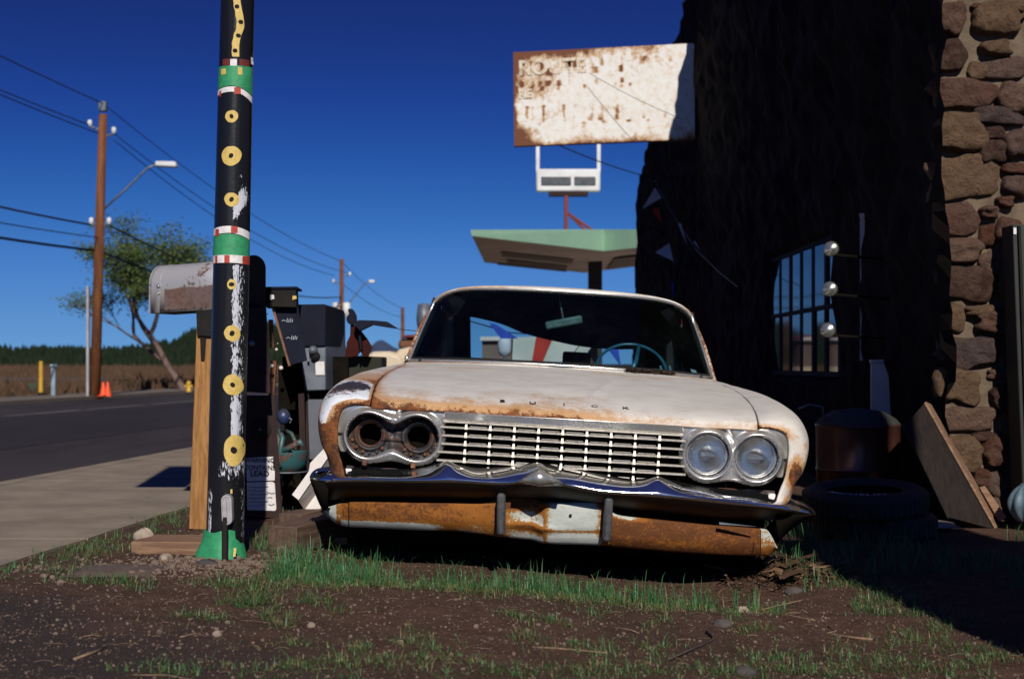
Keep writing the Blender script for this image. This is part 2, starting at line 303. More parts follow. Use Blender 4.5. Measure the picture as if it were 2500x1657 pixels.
M['greymetal'] = simple('grey_painted_steel', (0.15, 0.17, 0.20), (0.09, 0.105, 0.13), 6, .5, .3, bump=.05)
M['navy'] = simple('navy_steel_and_shade', (0.010, 0.013, 0.026), (0.008, 0.009, 0.018), 5, .8, spec=.12)
M['darkbrown'] = simple('dark_brown_steel', (0.036, 0.021, 0.020), (0.026, 0.017, 0.016), 6, .85, spec=.15)
M['paper'] = simple('off_white_paper', (0.66, 0.63, 0.62), (0.58, 0.55, 0.55), 30, .8)
M['ink'] = simple('black_ink', (0.02, 0.02, 0.025), None, 8, .8)
M['teal'] = rusty('teal_enamel_chipped', (0.025, 0.10, 0.11), (0.17, 0.06, 0.03), (0.05, 0.025, 0.02), .42, 14)
M['blue'] = simple('blue_enamel', (0.015, 0.04, 0.16), (0.03, 0.035, 0.05), 12, .4)
M['whitepaint'] = simple('white_gloss_board', (0.72, 0.68, 0.66), (0.64, 0.60, 0.58), 9, .6)
M['mint'] = simple('mint_green_fascia', (0.25, 0.42, 0.30), (0.22, 0.38, 0.27), 1.5, .6)
M['soffit'] = simple('brown_grey_soffit', (0.62, 0.50, 0.42), (0.50, 0.41, 0.34), .8, .9)
M['soffitdark'] = simple('dark_soffit_recess', (0.20, 0.15, 0.12), (0.14, 0.11, 0.09), .8, .9)
M['redpaint'] = simple('faded_red_post_paint', (0.22, 0.04, 0.03), (0.15, 0.03, 0.025), 2, .7)
M['framewhite'] = simple('white_sign_frame_paint', (0.62, 0.62, 0.62), (0.52, 0.52, 0.52), 2, .6)
M['yellowpost'] = simple('yellow_post_paint', (0.55, 0.33, 0.03), None, 3, .6)
M['bluegrey'] = simple('pale_blue_grey_paint', (0.22, 0.30, 0.36), None, 3, .6)
M['orange'] = simple('orange_cone_plastic', (0.85, 0.09, 0.02), None, 3, .5)
M['leaf'] = (lambda t: t.set(t.mix(t.at('tone'), (0.045, 0.078, 0.020), (0.095, 0.13, 0.04)), .7, 0, .2))(NT('spring_leaves'))
M['treebark'] = simple('grey_brown_bark', (0.16, 0.10, 0.08), (0.08, 0.05, 0.04), 3, .9)
M['wire'] = simple('black_cable', (0.012, 0.013, 0.018), None, 3, .8)
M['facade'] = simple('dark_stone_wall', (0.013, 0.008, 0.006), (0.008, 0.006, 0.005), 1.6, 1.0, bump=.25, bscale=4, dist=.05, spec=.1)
M['mortar'] = simple('tan_mortar', (0.16, 0.12, 0.085), (0.10, 0.075, 0.053), 6, .97, bump=.9, bscale=40, dist=.012, spec=.1)
def stone_mat():
    t = NT('mixed_fieldstone'); r = t.rnd(); n1 = t.noise(9, 8, .7); n2 = t.noise(40, 8, .7)
    cr = t.n('ShaderNodeValToRGB'); cr.color_ramp.interpolation = 'CONSTANT'
    cols = [(0, (0.13, 0.064, 0.047)), (.16, (0.18, 0.105, 0.08)), (.34, (0.055, 0.026, 0.020)), (.5, (0.18, 0.11, 0.062)), (.66, (0.105, 0.040, 0.025)), (.8, (0.135, 0.085, 0.072)), (.92, (0.075, 0.055, 0.058))]
    while len(cr.color_ramp.elements) < len(cols): cr.color_ramp.elements.new(.5)
    for e, (p, c) in zip(cr.color_ramp.elements, cols): e.position = p; e.color = (*c, 1)
    t.l(r, cr.inputs[0]); n1 = t.noise(11, 10, .75, dist=.8); c = t.mix(t.ramp(n1, .35, .65, 0, .55), cr.outputs[0], (0.17, 0.112, 0.082)); c = t.mix(t.ramp(n2, .5, .7, 0, .6), c, (0.06, 0.035, 0.027)); c = t.mix(t.ramp(n1, .62, .7, 0, .5), c, (0.20, 0.10, 0.04))
    t.set(c, .95, 0, .15); t.bump(t.math('ADD', n2, t.math('MULTIPLY', n1, 1.8)), 1.0, .035); return t.m
M['stone'] = stone_mat()
def sign_mat():
    t = NT('rusted_white_sign_face'); r = t.at('rust'); n1 = t.noise(2.2, 10, .7, dist=.4); n2 = t.noise(12, 8, .7)
    k = t.math('ADD', r, t.math('ADD', t.math('MULTIPLY_ADD', n1, 1.9, -.90), t.math('MULTIPLY_ADD', n2, 1.2, -.58)))
    c = t.mix(t.ramp(n2, .4, .7), (0.66, 0.66, 0.65), (0.60, 0.53, 0.43)); c = t.mix(t.ramp(k, .25, .60, 0, .85), c, (0.42, 0.25, 0.11)); c = t.mix(t.ramp(k, .52, .85), c, (0.13, 0.045, 0.02)); t.set(c, .75, 0, .3); return t.m
M['signface'] = sign_mat()
M['signletter'] = simple('faded_cream_lettering', (0.60, 0.54, 0.44), (0.42, 0.31, 0.20), 14, .8, lo=.45, hi=.62)
M['barrel'] = simple('rust_brown_barrel', (0.12, 0.045, 0.028), (0.085, 0.035, 0.03), 4, .28, .5)
M['barrellid'] = simple('dull_barrel_lid', (0.045, 0.042, 0.036), (0.03, 0.028, 0.024), 6, .8)
M['slate'] = simple('faded_blue_glaze', (0.13, 0.20, 0.24), (0.08, 0.12, 0.15), 9, .5)
M['pennantw'] = simple('pale_pennant_cloth', (0.50, 0.52, 0.62), None, 4, .9)
M['pennantr'] = simple('red_pennant_cloth', (0.42, 0.03, 0.02), None, 4, .9)
M['pennantb'] = simple('blue_pennant_cloth', (0.02, 0.06, 0.42), None, 4, .9)
M['bannerw'] = simple('white_banner_cloth', (0.50, 0.50, 0.47), (0.40, 0.41, 0.40), 3, .9)
M['greyboard'] = simple('grey_painted_board', (0.55, 0.51, 0.52), (0.44, 0.41, 0.42), 5, .8)
M['winglass'] = (lambda t: t.set((0.01, 0.015, 0.025), .05, 0, .35))(NT('shop_window_glass'))
M['cream'] = simple('cream_truck_paint', (0.55, 0.46, 0.33), (0.48, 0.40, 0.29), 1.5, .5)
M['plain'] = simple('plain_building_grey', (0.14, 0.12, 0.12), None, 1, .9)
M['lampshell'] = simple('silvered_lamp_shell', (0.55, 0.55, 0.50), None, 8, .22, .85)
M['crate'] = wood('dark_crate_wood', (0.022, 0.014, 0.011), (0.010, 0.007, 0.006), ax='z')
# ------------------------------------------------------------------ ground, pavement, road, field, hills
RD = 0.0965                                   # the road drifts right as it recedes
def gz(x, y):
    s = float(sstep(-0.5, 1.2, x)); z = -0.105 * s
    z -= 0.055 * float(sstep(-.95, -.6, x)) * float(sstep(1.3, .9, x)) * float(sstep(4.9, 5.35, y)) * float(sstep(8.4, 7.6, y))
    z += 0.012 * nz(x, y, 3, 1.3) + 0.006 * nz(x, y, 9, 5)
    return z
def ground_z(x, y):
    z = gz(x, y) + 0.004 * nz(x, y, 5, 14) + 0.003 * nz(x, y, 2, 40)
    z += 0.05 * math.exp(-((x - 1.05) ** 2 / .06 + (y - 6.1) ** 2 / .05))        # heap of bark by the car
    edge = -2.5 + RD * y
    if x < edge + .12: z = min(z, -0.012)
    return z
xs = np.concatenate([np.arange(-2.6, 3.6, .024), np.linspace(3.65, 14, 30)]); ys = np.concatenate([np.arange(2.6, 8.4, .024), np.geomspace(8.45, 46, 60)])
V = np.zeros((len(ys), len(xs), 3)); TAR = np.zeros((len(ys), len(xs)))
for i, y in enumerate(ys):
    for j, x in enumerate(xs):
        z = ground_z(x, y) if y < 12 else gz(x, y)
        if y > 25: z -= 0.10 * (y - 25) / 21
        edge = -2.5 + RD * y
        V[i, j] = (x if x > edge - .05 or j > 0 else x, y, z if x > edge - .3 else -0.16)
        TAR[i, j] = (.75 * sstep(-.85, -1.5, x + .9 * (y - 4.3) + .25 * nz(x, y, 1, 3))) if y < 4.8 else 0
g = MB().grid(V[:, :, :]).build('dirt_ground', M['dirt'], smooth=True); tag(g, kind='structure'); attr(g, 'tar', TAR)
b = MB(); b.box((-2500, -60, -0.9), (2500, 5200, -0.20)); tag(b.build('ground', M['field']), kind='structure')
def strip(name, x0, x1, z, y0, y1, m, seg=2, zt=-0.16):
    mb = MB(); ys_ = np.linspace(y0, y1, seg)
    P = [[(x1 + RD * y, y, zt), (x1 + RD * y, y, z), (x0 + RD * y, y, z), (x0 + RD * y, y, zt)] for y in ys_]
    mb.grid(P); return tag(mb.build(name, m), kind='structure')
strip('road', -13.0, -4.30, -0.045, -20, 420, M['asphalt'])
strip('road_lane', -9.6, -6.2, -0.041, -20, 420, M['asphalt2'], zt=-.05)
ln = MB()
for x0 in (-10.15,):
    y = 6
    while y < 200:
        L = 3.0 if y < 60 else 8; ln.grid([[(x0 + .12 + RD * y, y, -0.037), (x0 + RD * y, y, -0.037)], [(x0 + .12 + RD * (y + L), y + L, -0.037), (x0 + RD * (y + L), y + L, -0.037)]]); y += L + (.25 if y < 60 else 0)
tag(ln.build('road_line', M['roadpaint']), kind='structure')
# pavement of cast slabs with recessed joints
pv = bpy.data.objects.new('pavement', None); COL.objects.link(pv); tag(pv, kind='structure')
strip('pavement_bed', -4.20, -2.50, -0.022, -5, 160, M['dirt'], zt=-.16).parent = pv
y = 3.2; i = 0
while y < 40:
    L = 1.58; a, c = -4.16, -2.52; g_ = .006; mb = MB(); rr = random.uniform(-.0015, .0015); wob = lambda yy: .02 * nz(yy, 3.3, 0, 2.1)
    n = 6; P = []
    for k in range(n + 1):
        yy = y + g_ + (L - 2 * g_) * k / n; P.append([(c + RD * yy + wob(yy), yy, -.05), (c + RD * yy + wob(yy), yy, rr), (a + RD * yy, yy, rr), (a + RD * yy, yy, -.05)])
    mb.grid(P); q = len(mb.v); mb.f.append((0, 1, 2, 3)); mb.f.append((n*4+3, n*4+2, n*4+1, n*4)); mb.build('slab', M['concrete'], pv); y += L; i += 1
strip('kerb', -4.30, -4.17, 0.0, -5, 160, M['concrete']).name = 'kerb'
strip('far_pavement', -14.6, -13.0, 0.03, -20, 400, M['concrete_far'])
strip('forecourt', -5.6, 12.0, -.10, 18, 60, M['forecourt'], zt=-.3)
strip('field', -420, -14.6, 0.0, -20, 900, M['field'])
# dry brush in the field: a mass nobody could count
mb = MB()
for i in range(17000):
    Y = random.uniform(26, 90) if i % 3 else random.uniform(60, 230); x = RD * Y - 14.9 - random.random() ** 1.3 * (0.42 * Y + 10)
    if x < -0.42 * Y - 8: continue
    s = random.uniform(.10, .32) * (1 + Y / 110); h = s * random.uniform(.5, 1.3)
    for k in range(5):
        a0 = random.uniform(0, 6.28); r = s * random.random(); bx_, by_ = x + r * math.cos(a0), Y + r * math.sin(a0); w = s * .16
        mb.add([(bx_ - w, by_, -.02), (bx_ + w, by_ + w * .5, -.02), (bx_ + random.uniform(-.6, .6) * h, by_, h * random.uniform(.5, 1))], [(0, 1, 2)])
tag(mb.build('dry_brush', M['brush']), 'dry reddish brush covering the field beyond the road', 'brush', kind='stuff')
# wooded ridge: terrain plus a mass of far pines
prof = [(-600, 866), (0, 866), (211, 869), (317, 868), (420, 850), (480, 820), (560, 800), (700, 812), (830, 868), (905, 884), (1200, 886)]
def ridge_z(px, Y): return CZ + (HZ - np.interp(px, [p[0] for p in prof], [p[1] for p in prof])) / F * Y
P = []
for r, (Y, k) in enumerate([(400, 0), (520, .55), (640, 1.0), (900, .9)]):
    P.append([((px - 1250) / F * Y, Y, -.25 + (ridge_z(px, 640) + .25) * k + .6 * k * nz(px * .02, r)) for px in np.linspace(-600, 1200, 120)])
tag(MB().grid(P).build('hills', M['forest'], smooth=True), kind='structure')
mb = MB()
for i in range(4200):
    t = random.random(); Y = 400 + 250 * t; px = random.uniform(-120, 1180); x = (px - 1250) / F * Y
    zz = -.25 + (ridge_z(px, 640) + .25) * np.interp(Y, [400, 520, 640, 900], [0, .55, 1, .9]); h = random.uniform(2.2, 4.6) * (.75 + .5 * t); w = h * random.uniform(.25, .5)
    if px > 850: h *= .4
    a0 = random.random() * 3; mb.add([(x + w * math.cos(a0 + k * 1.57), Y + w * math.sin(a0 + k * 1.57), zz - .3) for k in range(4)] + [(x, Y, zz + h)], [(k, (k+1) % 4, 4) for k in range(4)])
tag(mb.build('pine_forest', M['forest']), 'dark pine forest covering the ridge beyond the field', 'forest', kind='stuff')
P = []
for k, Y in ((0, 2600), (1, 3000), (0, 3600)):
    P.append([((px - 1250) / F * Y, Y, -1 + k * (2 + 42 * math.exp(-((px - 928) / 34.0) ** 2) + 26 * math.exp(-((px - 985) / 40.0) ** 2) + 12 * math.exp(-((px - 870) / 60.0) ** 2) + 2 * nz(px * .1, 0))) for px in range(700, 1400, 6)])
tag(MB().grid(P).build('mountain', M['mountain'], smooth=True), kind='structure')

# ------------------------------------------------------------------ stone building on the right
FX = 2.385
bld = empty('stone_building', 'dark stone building rising along the right side behind the car', 'building', (FX, 8, 0))
prof2 = [(7.75, 4.9), (14, 5.25), (17.9, 5.58), (19.2, 5.85), (20.8, 5.55), (22.6, 5.15), (24.7, 4.7), (25.6, 4.4), (27.0, 4.15), (27.5, 2.2), (27.8, -.2)]
# window opening (Y0,Y1,z0,z1) kept free
WIN = (10.55, 13.35, .70, 1.74)
def facade_x(y, z): return FX + .07 * nz(0, y, z, 1.7) + .05 * nz(4, y, z, 4.5) + .03 * nz(8, y, z, 11)
Ys = np.concatenate([np.arange(7.78, 27.0, .13), np.linspace(27.05, 27.75, 8)])
zt = np.interp(Ys, [p[0] for p in prof2], [p[1] for p in prof2]); nzv = 56; P = np.zeros((len(Ys), nzv, 3))
for i, Y in enumerate(Ys):
    for j in range(nzv):
        z = -.25 + (zt[i] + .25 + .06 * nz(Y, 0, 0, 3.5)) * j / (nzv - 1); yy = Y + (.10 * nz(z, 5, 0, 4) if i > len(Ys) - 10 else 0)
        P[i, j] = (facade_x(Y, z) if not (WIN[0] < Y < WIN[1] and WIN[2] < z < WIN[3]) else FX + .16, yy, z)
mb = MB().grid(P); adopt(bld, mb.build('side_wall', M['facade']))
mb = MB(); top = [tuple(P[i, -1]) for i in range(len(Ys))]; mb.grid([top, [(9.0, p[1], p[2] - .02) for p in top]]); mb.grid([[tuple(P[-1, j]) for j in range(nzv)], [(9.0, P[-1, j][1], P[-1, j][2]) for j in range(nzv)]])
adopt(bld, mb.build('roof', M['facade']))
# window: frame, mullions and panes
wf = MB()
for zz in (WIN[2], 1.22, WIN[3]): wf.box((FX + .038, WIN[0], zz - .018), (FX + .068, WIN[1], zz + .018))
win = adopt(bld, wf.build('window', M['black']))
npn = 6; wP = (WIN[1] - WIN[0]) / npn
for k in range(npn + 1):
    yy = WIN[0] + k * wP; m_ = MB().box((FX + .042, yy - .045, WIN[2]), (FX + .064, yy + .045, WIN[3])).build('mullion', M['black']); m_.parent = win; m_.matrix_parent_inverse = win.matrix_world.inverted() if False else Matrix.Translation((-FX, -8, 0)) @ Matrix.Identity(4)
for o_ in [o for o in bpy.data.objects if o.name.startswith('mullion')]: o_.matrix_parent_inverse = Matrix.Identity(4)
for k in range(npn):
    for (z0, z1) in ((WIN[2] + .022, 1.20), (1.24, WIN[3] - .022)):
        y0 = WIN[0] + k * wP + .045; y1 = y0 + wP - .09; t_ = random.uniform(-.006, .006)
        p_ = MB().hexa([(FX + .052 + t_, y0, z0), (FX + .052 - t_, y1, z0), (FX + .052 - t_, y1, z1), (FX + .052 + t_, y0, z1)], [(FX + .058 + t_, y0, z0), (FX + .058 - t_, y1, z0), (FX + .058 - t_, y1, z1), (FX + .058 + t_, y0, z1)]).build('pane', M['winglass']); p_.parent = win
# front face with mortar and the individual fieldstones
mb = MB(); nx, nz_ = 60, 150; P = np.zeros((nz_, nx, 3))
for i in range(nz_):
    for j in range(nx):
        x = FX + .02 + 6.0 * (j / (nx - 1)) ** 2.2; z = -.3 + 7.2 * i / (nz_ - 1)
        P[i, j] = (x + (.03 * nz(3, 0, z, 5) if j == 0 else 0), 8.0 + .018 * nz(x, 0, z, 6) + (.05 if j == 0 else 0), z)
mb.grid(P); front = adopt(bld, mb.build('front_wall', M['mortar'], smooth=True))
STN = [(2320,48,62,78),(2435,45,118,75),(2388,20,36,16),(2315,138,74,70),(2426,120,66,32),(2450,170,105,46),(2350,230,146,70),(2475,240,75,68),(2384,176,42,40),(2436,285,112,40),(2342,325,112,86),(2425,326,48,28),(2420,371,58,54),(2478,352,60,62),(2352,432,162,92),(2476,414,58,26),(2478,455,62,44),(2330,537,102,72),(2450,494,40,24),(2410,520,40,28),(2406,576,34,50),(2455,562,50,54),(2342,612,98,56),(2434,641,84,58),(2357,692,128,82),(2462,695,56,68),(2320,775,64,58),(2388,757,70,22),(2430,787,98,52),(2455,834,60,44),(2363,860,136,66),(2468,875,36,36),(2450,913,72,24),(2335,940,104,76),(2455,970,70,62),(2355,1022,130,56),(2475,1010,40,36),(2470,1048,48,40),(2400,1064,58,22),(2335,1105,110,80),(2442,1102,84,66),(2448,1182,92,56),(2422,1235,70,40),(2310,1190,60,60),(2395,1165,40,40),(2380,1265,80,40),(2445,1285,60,40)]
def fieldstone(cx, cy, w, h, d, seed):
    rnd = random.Random(seed); n = 26; mbs = MB(); out = []
    ph = [rnd.uniform(0, 6.28) for _ in range(4)]; am = [rnd.uniform(.03, .10) for _ in range(4)]; e = rnd.uniform(2.6, 4.5); tilt = rnd.uniform(-.12, .12)
    for k in range(n):
        a = 2 * math.pi * k / n; ca, sa = math.cos(a), math.sin(a); r = 1.0 / ((abs(ca) ** e + abs(sa) ** e) ** (1 / e)); r *= 1 + sum(am[q] * math.sin((q + 2) * a + ph[q]) for q in range(4)) * .8 + rnd.uniform(-.055, .055)
        u, v = ca * r * w / 2, sa * r * h / 2; out.append((u * math.cos(tilt) - v * math.sin(tilt), u * math.sin(tilt) + v * math.cos(tilt)))
    rings = [(1.02, .012), (1.0, -d * .35), (.95, -d * .66), (.86, -d * .84), (.72, -d * .94), (.52, -d * 1.0), (.28, -d * 1.02)]; P_ = []
    for s_, yy in rings: P_.append([(cx + u * s_, 8.0 + yy + (d * (.45 * nz(u * s_ * 13 + seed, v * s_ * 20, 2) + .22 * nz(u * s_ * 40 + seed, v * s_ * 55, 5)) if yy < -.01 else 0), cy + v * s_) for (u, v) in out])
    vs = [p for r_ in P_ for p in r_] + [(cx, 8.0 - d * 1.02 + d * .45 * nz(seed, 0, 2), cy)]; fs = []
    for i in range(6):
        for k in range(n): fs.append((i*n + k, (i+1)*n + k, (i+1)*n + (k+1) % n, i*n + (k+1) % n))
    fs += [(6*n + k, 7*n, 6*n + (k+1) % n) for k in range(n)]; mbs.add(vs, fs); return mbs
sn = 0; S8 = F / 8.0
for (px, py, w, h) in STN:
    sn += 1; o = fieldstone((px - 1250) / S8, CZ + (HZ - py) / S8, w / S8 * 1.11, h / S8 * 1.13, .045 + .02 * (sn % 3), sn).build('stone', M['stone'], smooth=True); adopt(front, o); o.matrix_parent_inverse = Matrix.Identity(4)
for iy in range(26):
    x = 2.98 + .1 * random.random(); z = -.1 + iy * .26
    while x < 7.5:
        w = random.uniform(.14, .38); h = random.uniform(.12, .22); o = fieldstone(x + w / 2, z + random.uniform(-.02, .02), w, h, .05, 500 + sn).build('stone', M['stone'], smooth=True); sn += 1; adopt(front, o); o.matrix_parent_inverse = Matrix.Identity(4); x += w + .05
for iy in range(9):     # above the frame
    x = FX + .12; z = 2.95 + iy * .26
    while x < 2.95:
        w = random.uniform(.14, .34); h = random.uniform(.12, .22)
        if z > 2.86: o = fieldstone(x + w / 2, z, w, h, .05, 900 + sn).build('stone', M['stone'], smooth=True); sn += 1; adopt(front, o); o.matrix_parent_inverse = Matrix.Identity(4)
        x += w + .04
# ------------------------------------------------------------------ the old car
CAR = empty('old_sedan', 'old cream sedan with rusty chrome bumper sunk into the dirt', 'car', (0.1745, 5.70, 0.0))
CAR.rotation_euler = (0, math.radians(3.3), math.radians(-1.3))
MC = Matrix.Translation((0.1745, 5.70, 0.0)) @ CAR.rotation_euler.to_matrix().to_4x4(); MI = MC.inverted()
def cl(px, py, yl, k=K):
    # local point of the car, on its local plane y = yl, seen at this place of the photograph
    o = MI @ Vector((0, 0, CZ)); d = (MI.to_3x3() @ Vector(((px * k - 1250) / F, 1, (HZ - py * k) / F))); t = (yl - o.y) / d.y; return o + d * t
def interp_st(stations, y):
    ysn = [s[0] for s in stations]; n = len(stations[0][1]); out = []
    for k in range(n): out.append((PCH(ysn, [s[1][k][0] for s in stations], y), PCH(ysn, [s[1][k][1] for s in stations], y)))
    return out
def PCH(xs_, ys_, x):
    # monotone cubic interpolation
    xs_ = list(xs_); i = max(0, min(len(xs_) - 2, int(np.searchsorted(xs_, x)) - 1)); h = [xs_[k+1] - xs_[k] for k in range(len(xs_) - 1)]; d = [(ys_[k+1] - ys_[k]) / h[k] for k in range(len(h))]
    def m(k):
        if k == 0: return d[0]
        if k == len(xs_) - 1: return d[-1]
        if d[k-1] * d[k] <= 0: return 0
        w1 = 2 * h[k] + h[k-1]; w2 = h[k] + 2 * h[k-1]; return (w1 + w2) / (w1 / d[k-1] + w2 / d[k])
    x = min(max(x, xs_[0]), xs_[-1]); t = (x - xs_[i]) / h[i]; return (2*t**3-3*t*t+1)*ys_[i] + (t**3-2*t*t+t)*h[i]*m(i) + (-2*t**3+3*t*t)*ys_[i+1] + (t**3-t*t)*h[i]*m(i+1)
FST = [
 (-.010, [(.778,.572),(.82,.574),(.862,.568),(.893,.548),(.905,.50),(.904,.45),(.896,.38),(.880,.33),(.870,.29),(.868,.245)]),
 (.010,  [(.779,.590),(.83,.597),(.88,.590),(.930,.568),(.957,.52),(.967,.46),(.952,.39),(.925,.34),(.902,.29),(.902,.245)]),
 (.045,  [(.781,.603),(.835,.612),(.89,.607),(.945,.585),(.977,.535),(.988,.475),(.973,.40),(.943,.345),(.925,.29),(.925,.24)]),
 (.13,   [(.786,.622),(.84,.634),(.90,.631),(.957,.608),(.995,.56),(1.006,.50),(.993,.42),(.962,.35),(.945,.29),(.945,.235)]),
 (.30,   [(.796,.645),(.85,.658),(.905,.657),(.962,.638),(1.003,.59),(1.020,.52),(1.010,.43),(.98,.36),(.955,.30),(.955,.20)]),
 (.60,   [(.812,.672),(.86,.680),(.91,.679),(.960,.662),(1.001,.61),(1.018,.54),(1.010,.44),(.99,.36),(.97,.3),(.97,.10)]),
 (1.1,   [(.830,.700),(.87,.704),(.91,.702),(.950,.687),(.985,.64),(1.005,.57),(1.0,.46),(.98,.36),(.965,.3),(.965,.06)]),
 (1.6,   [(.836,.720),(.865,.720),(.90,.715),(.940,.700),(.975,.66),(.995,.59),(.99,.47),(.975,.36),(.965,.3),(.965,.05)]),
 (2.12,  [(.842,.737),(.865,.733),(.90,.726),(.935,.710),(.97,.67),(.99,.6),(.985,.47),(.975,.36),(.965,.3),(.965,.04)]),
]
def gap_x(y): return PCH([s[0] for s in FST], [s[1][0][0] for s in FST], y)
def gap_z(y): return PCH([s[0] for s in FST], [s[1][0][1] for s in FST], y)
HC = [(-.010, .564), (0.0, .572), (.012, .584), (.03, .594), (.06, .605), (.12, .620), (.3, .650), (.5, .674), (1.0, .712), (1.5, .740), (1.94, .756)]
def hood_z(x, y):
    g_ = gap_x(y); zc = PCH([h[0] for h in HC], [h[1] for h in HC], y); ze = gap_z(y) if y > 0 else zc
    t = abs(x) / g_; z = zc + (ze - zc) * t * t
    z += .006 * math.exp(-((abs(x) - .10 - .16 * max(0, (y - .15)) ) / .02) ** 2) * float(sstep(.1, .3, y)) * float(sstep(1.5, .9, y))
    return z
yh = np.concatenate([[-.010, -.005, 0, .006, .012, .02, .03, .045, .06], np.arange(.08, 1.9, .025), [1.90, 1.94]]); us = np.linspace(-1, 1, 111)
P = np.zeros((len(yh), len(us), 3)); R = np.zeros((len(yh), len(us)))
for i, y in enumerate(yh):
    for j, u in enumerate(us):
        x = u * (gap_x(y) - .0045); rear = .035 * math.exp(-(x / .13) ** 2) if y > 1.85 else 0
        yy = y + rear * (y - 1.85) / .09 if y > 1.85 else y
        P[i, j] = (x, yy, hood_z(x, y) + (.004 * nz(x, y, 0, 3)))
        left = float(sstep(.5, -.7, x)); r = (.20 + .14 * left) * math.exp(-(y / .045)) + (.03 + .34 * left) * math.exp(-(y / .17)) + .26 * math.exp(-((x - (-.02)) / .22) ** 2) * math.exp(-(y / .16))
        r += .45 * math.exp(-((gap_x(y) - abs(x)) / .012)) * (1.0 if x < 0 else .15) + .28 * math.exp(-((gap_x(y) - abs(x)) / .05)) * (1 if x < 0 else .05)
        r += .30 * math.exp(-((y - 1.6) / .14) ** 2) * float(sstep(.05, .25, x)) * float(sstep(.75, .45, x)) + .22 * math.exp(-((y - 1.5) / .10) ** 2) * float(sstep(-.1, -.4, x)) + .07
        r += .4 * math.exp(-((y - .20 - .35 * abs(x + .0)) / .03) ** 2) * math.exp(-(x / .2) ** 2) * .4
        R[i, j] = r
o = MB().grid(P).build('bonnet', M['paint'], CAR, smooth=True, solid=.008); attr(o, 'rust', R); attr(o, 'bare', R * 0); attr(o, 'flake', R * 0); bonnet = o
def side_panel(sgn):
    yf = np.concatenate([[-.010, -.004, .002, .010, .02, .032, .045, .065, .09], np.arange(.12, 2.13, .03)]); m = 64
    P = np.zeros((len(yf), m, 3)); R = np.zeros((len(yf), m)); B = np.zeros((len(yf), m)); FL = np.zeros((len(yf), m))
    for i, y in enumerate(yf):
        cp = interp_st(FST, y); ar = 0
        if .62 < y < 1.38: ar = math.sqrt(max(0, 1 - ((y - 1.0) / .38) ** 2)) * .22
        cp[-1] = (cp[-1][0], cp[-1][1] + ar); c = catmull(cp, m)
        for j in range(m):
            x, z = c[j]; P[i, j] = (sgn * x, y, z + .003 * nz(sgn * x, y, z, 4)); t = j / (m - 1)
            if sgn < 0:
                r = .40 + .55 * float(sstep(.52, .44, z)) * float(sstep(.8, .0, y)) + .36 * math.exp(-t / .04) + .30 * math.exp(-(y / .015)) + .30 * math.exp(-((x - 1.0) / .035) ** 2) * float(sstep(.5, .1, y)) - .18 * float(sstep(.4, 1.4, y)) - .35 * math.exp(-((z - .60) / .05) ** 2) * math.exp(-((x - .97) / .03) ** 2)
                r += .30 * math.exp(-((y - .42) / .13) ** 2) * float(sstep(.95, .85, x)); r -= .3 * float(sstep(.30, .22, z))
                B[i, j] = 1.0 * float(sstep(.0, .010, y + .0)) * float(sstep(.33, .27, y)) * float(sstep(1.0, .972, x - .0)) * float(sstep(.475, .50, z)) * float(sstep(.00, .05, t))
                FL[i, j] = math.exp(-((y - .17) / .09) ** 2) * math.exp(-((x - .885) / .085) ** 2) * .95 + .2
                if B[i, j] > .5: r = min(r, .12) + .2 * math.exp(-((y - .2) / .05) ** 2) * math.exp(-((x - .88) / .04) ** 2)
            else:
                r = .04 + .30 * math.exp(-(y / .012)) * float(sstep(.50, .56, z)) + 1.25 * math.exp(-((z - .385) / .070) ** 2) * math.exp(-((x - .938) / .036) ** 2) * float(sstep(.25, .05, y)) + .85 * math.exp(-((x - .91) / .022) ** 2) * float(sstep(.34, .26, z)) * float(sstep(.2, .03, y)) + .42 * math.exp(-((z - .51) / .018) ** 2) * math.exp(-((x - .977) / .012) ** 2) + .25 * math.exp(-((z - .47) / .02) ** 2) * math.exp(-((x - .982) / .01) ** 2)
                r += .35 * math.exp(-t / .02) * math.exp(-y / .05)
            R[i, j] = r
    if sgn < 0: P = P[:, ::-1]; R = R[:, ::-1]; B = B[:, ::-1]; FL = FL[:, ::-1]
    o = MB().grid(P).build('wing', M['paint'], CAR, smooth=True, solid=.008); attr(o, 'rust', R); attr(o, 'bare', B); attr(o, 'flake', FL)
    o['label'] = 'rust-eaten front wing with bare primer patch' if sgn < 0 else 'cream front wing with one rust run'; return o
side_panel(-1); side_panel(1)
# scuttle panel between bonnet and windscreen
def wsb(u): return Vector((.852 * u, 1.99 + .31 * abs(u) ** 3, .772 - .020 * u * u))
def wst(u): return Vector((.755 * u, 2.42 + .20 * abs(u) ** 2.5, 1.196 - .018 * u * u - .080 * abs(u) ** 9))
us = np.linspace(-1, 1, 61); P = []; R = []
for k in range(6):
    row = []
    for u in us:
        b_ = wsb(u); x = b_.x; f = Vector((x, 1.955 + .035 * math.exp(-(x / .13) ** 2) if abs(x) < .80 else 1.955 + (abs(x) - .8) * 1.5, (hood_z(x, 1.93) - .006) if abs(x) < .83 else .735)); t = k / 5; p = f.lerp(b_ + Vector((0, -.006, -.006)), t); row.append(tuple(p)); R.append(.12 + .15 * abs(u) ** 3 + (.35 if k == 5 else 0))
    P.append(row)
o = MB().grid(P).build('scuttle', M['paint'], CAR, smooth=True, solid=.004); attr(o, 'rust', R); attr(o, 'bare', np.array(R) * 0); attr(o, 'flake', np.array(R) * 0)
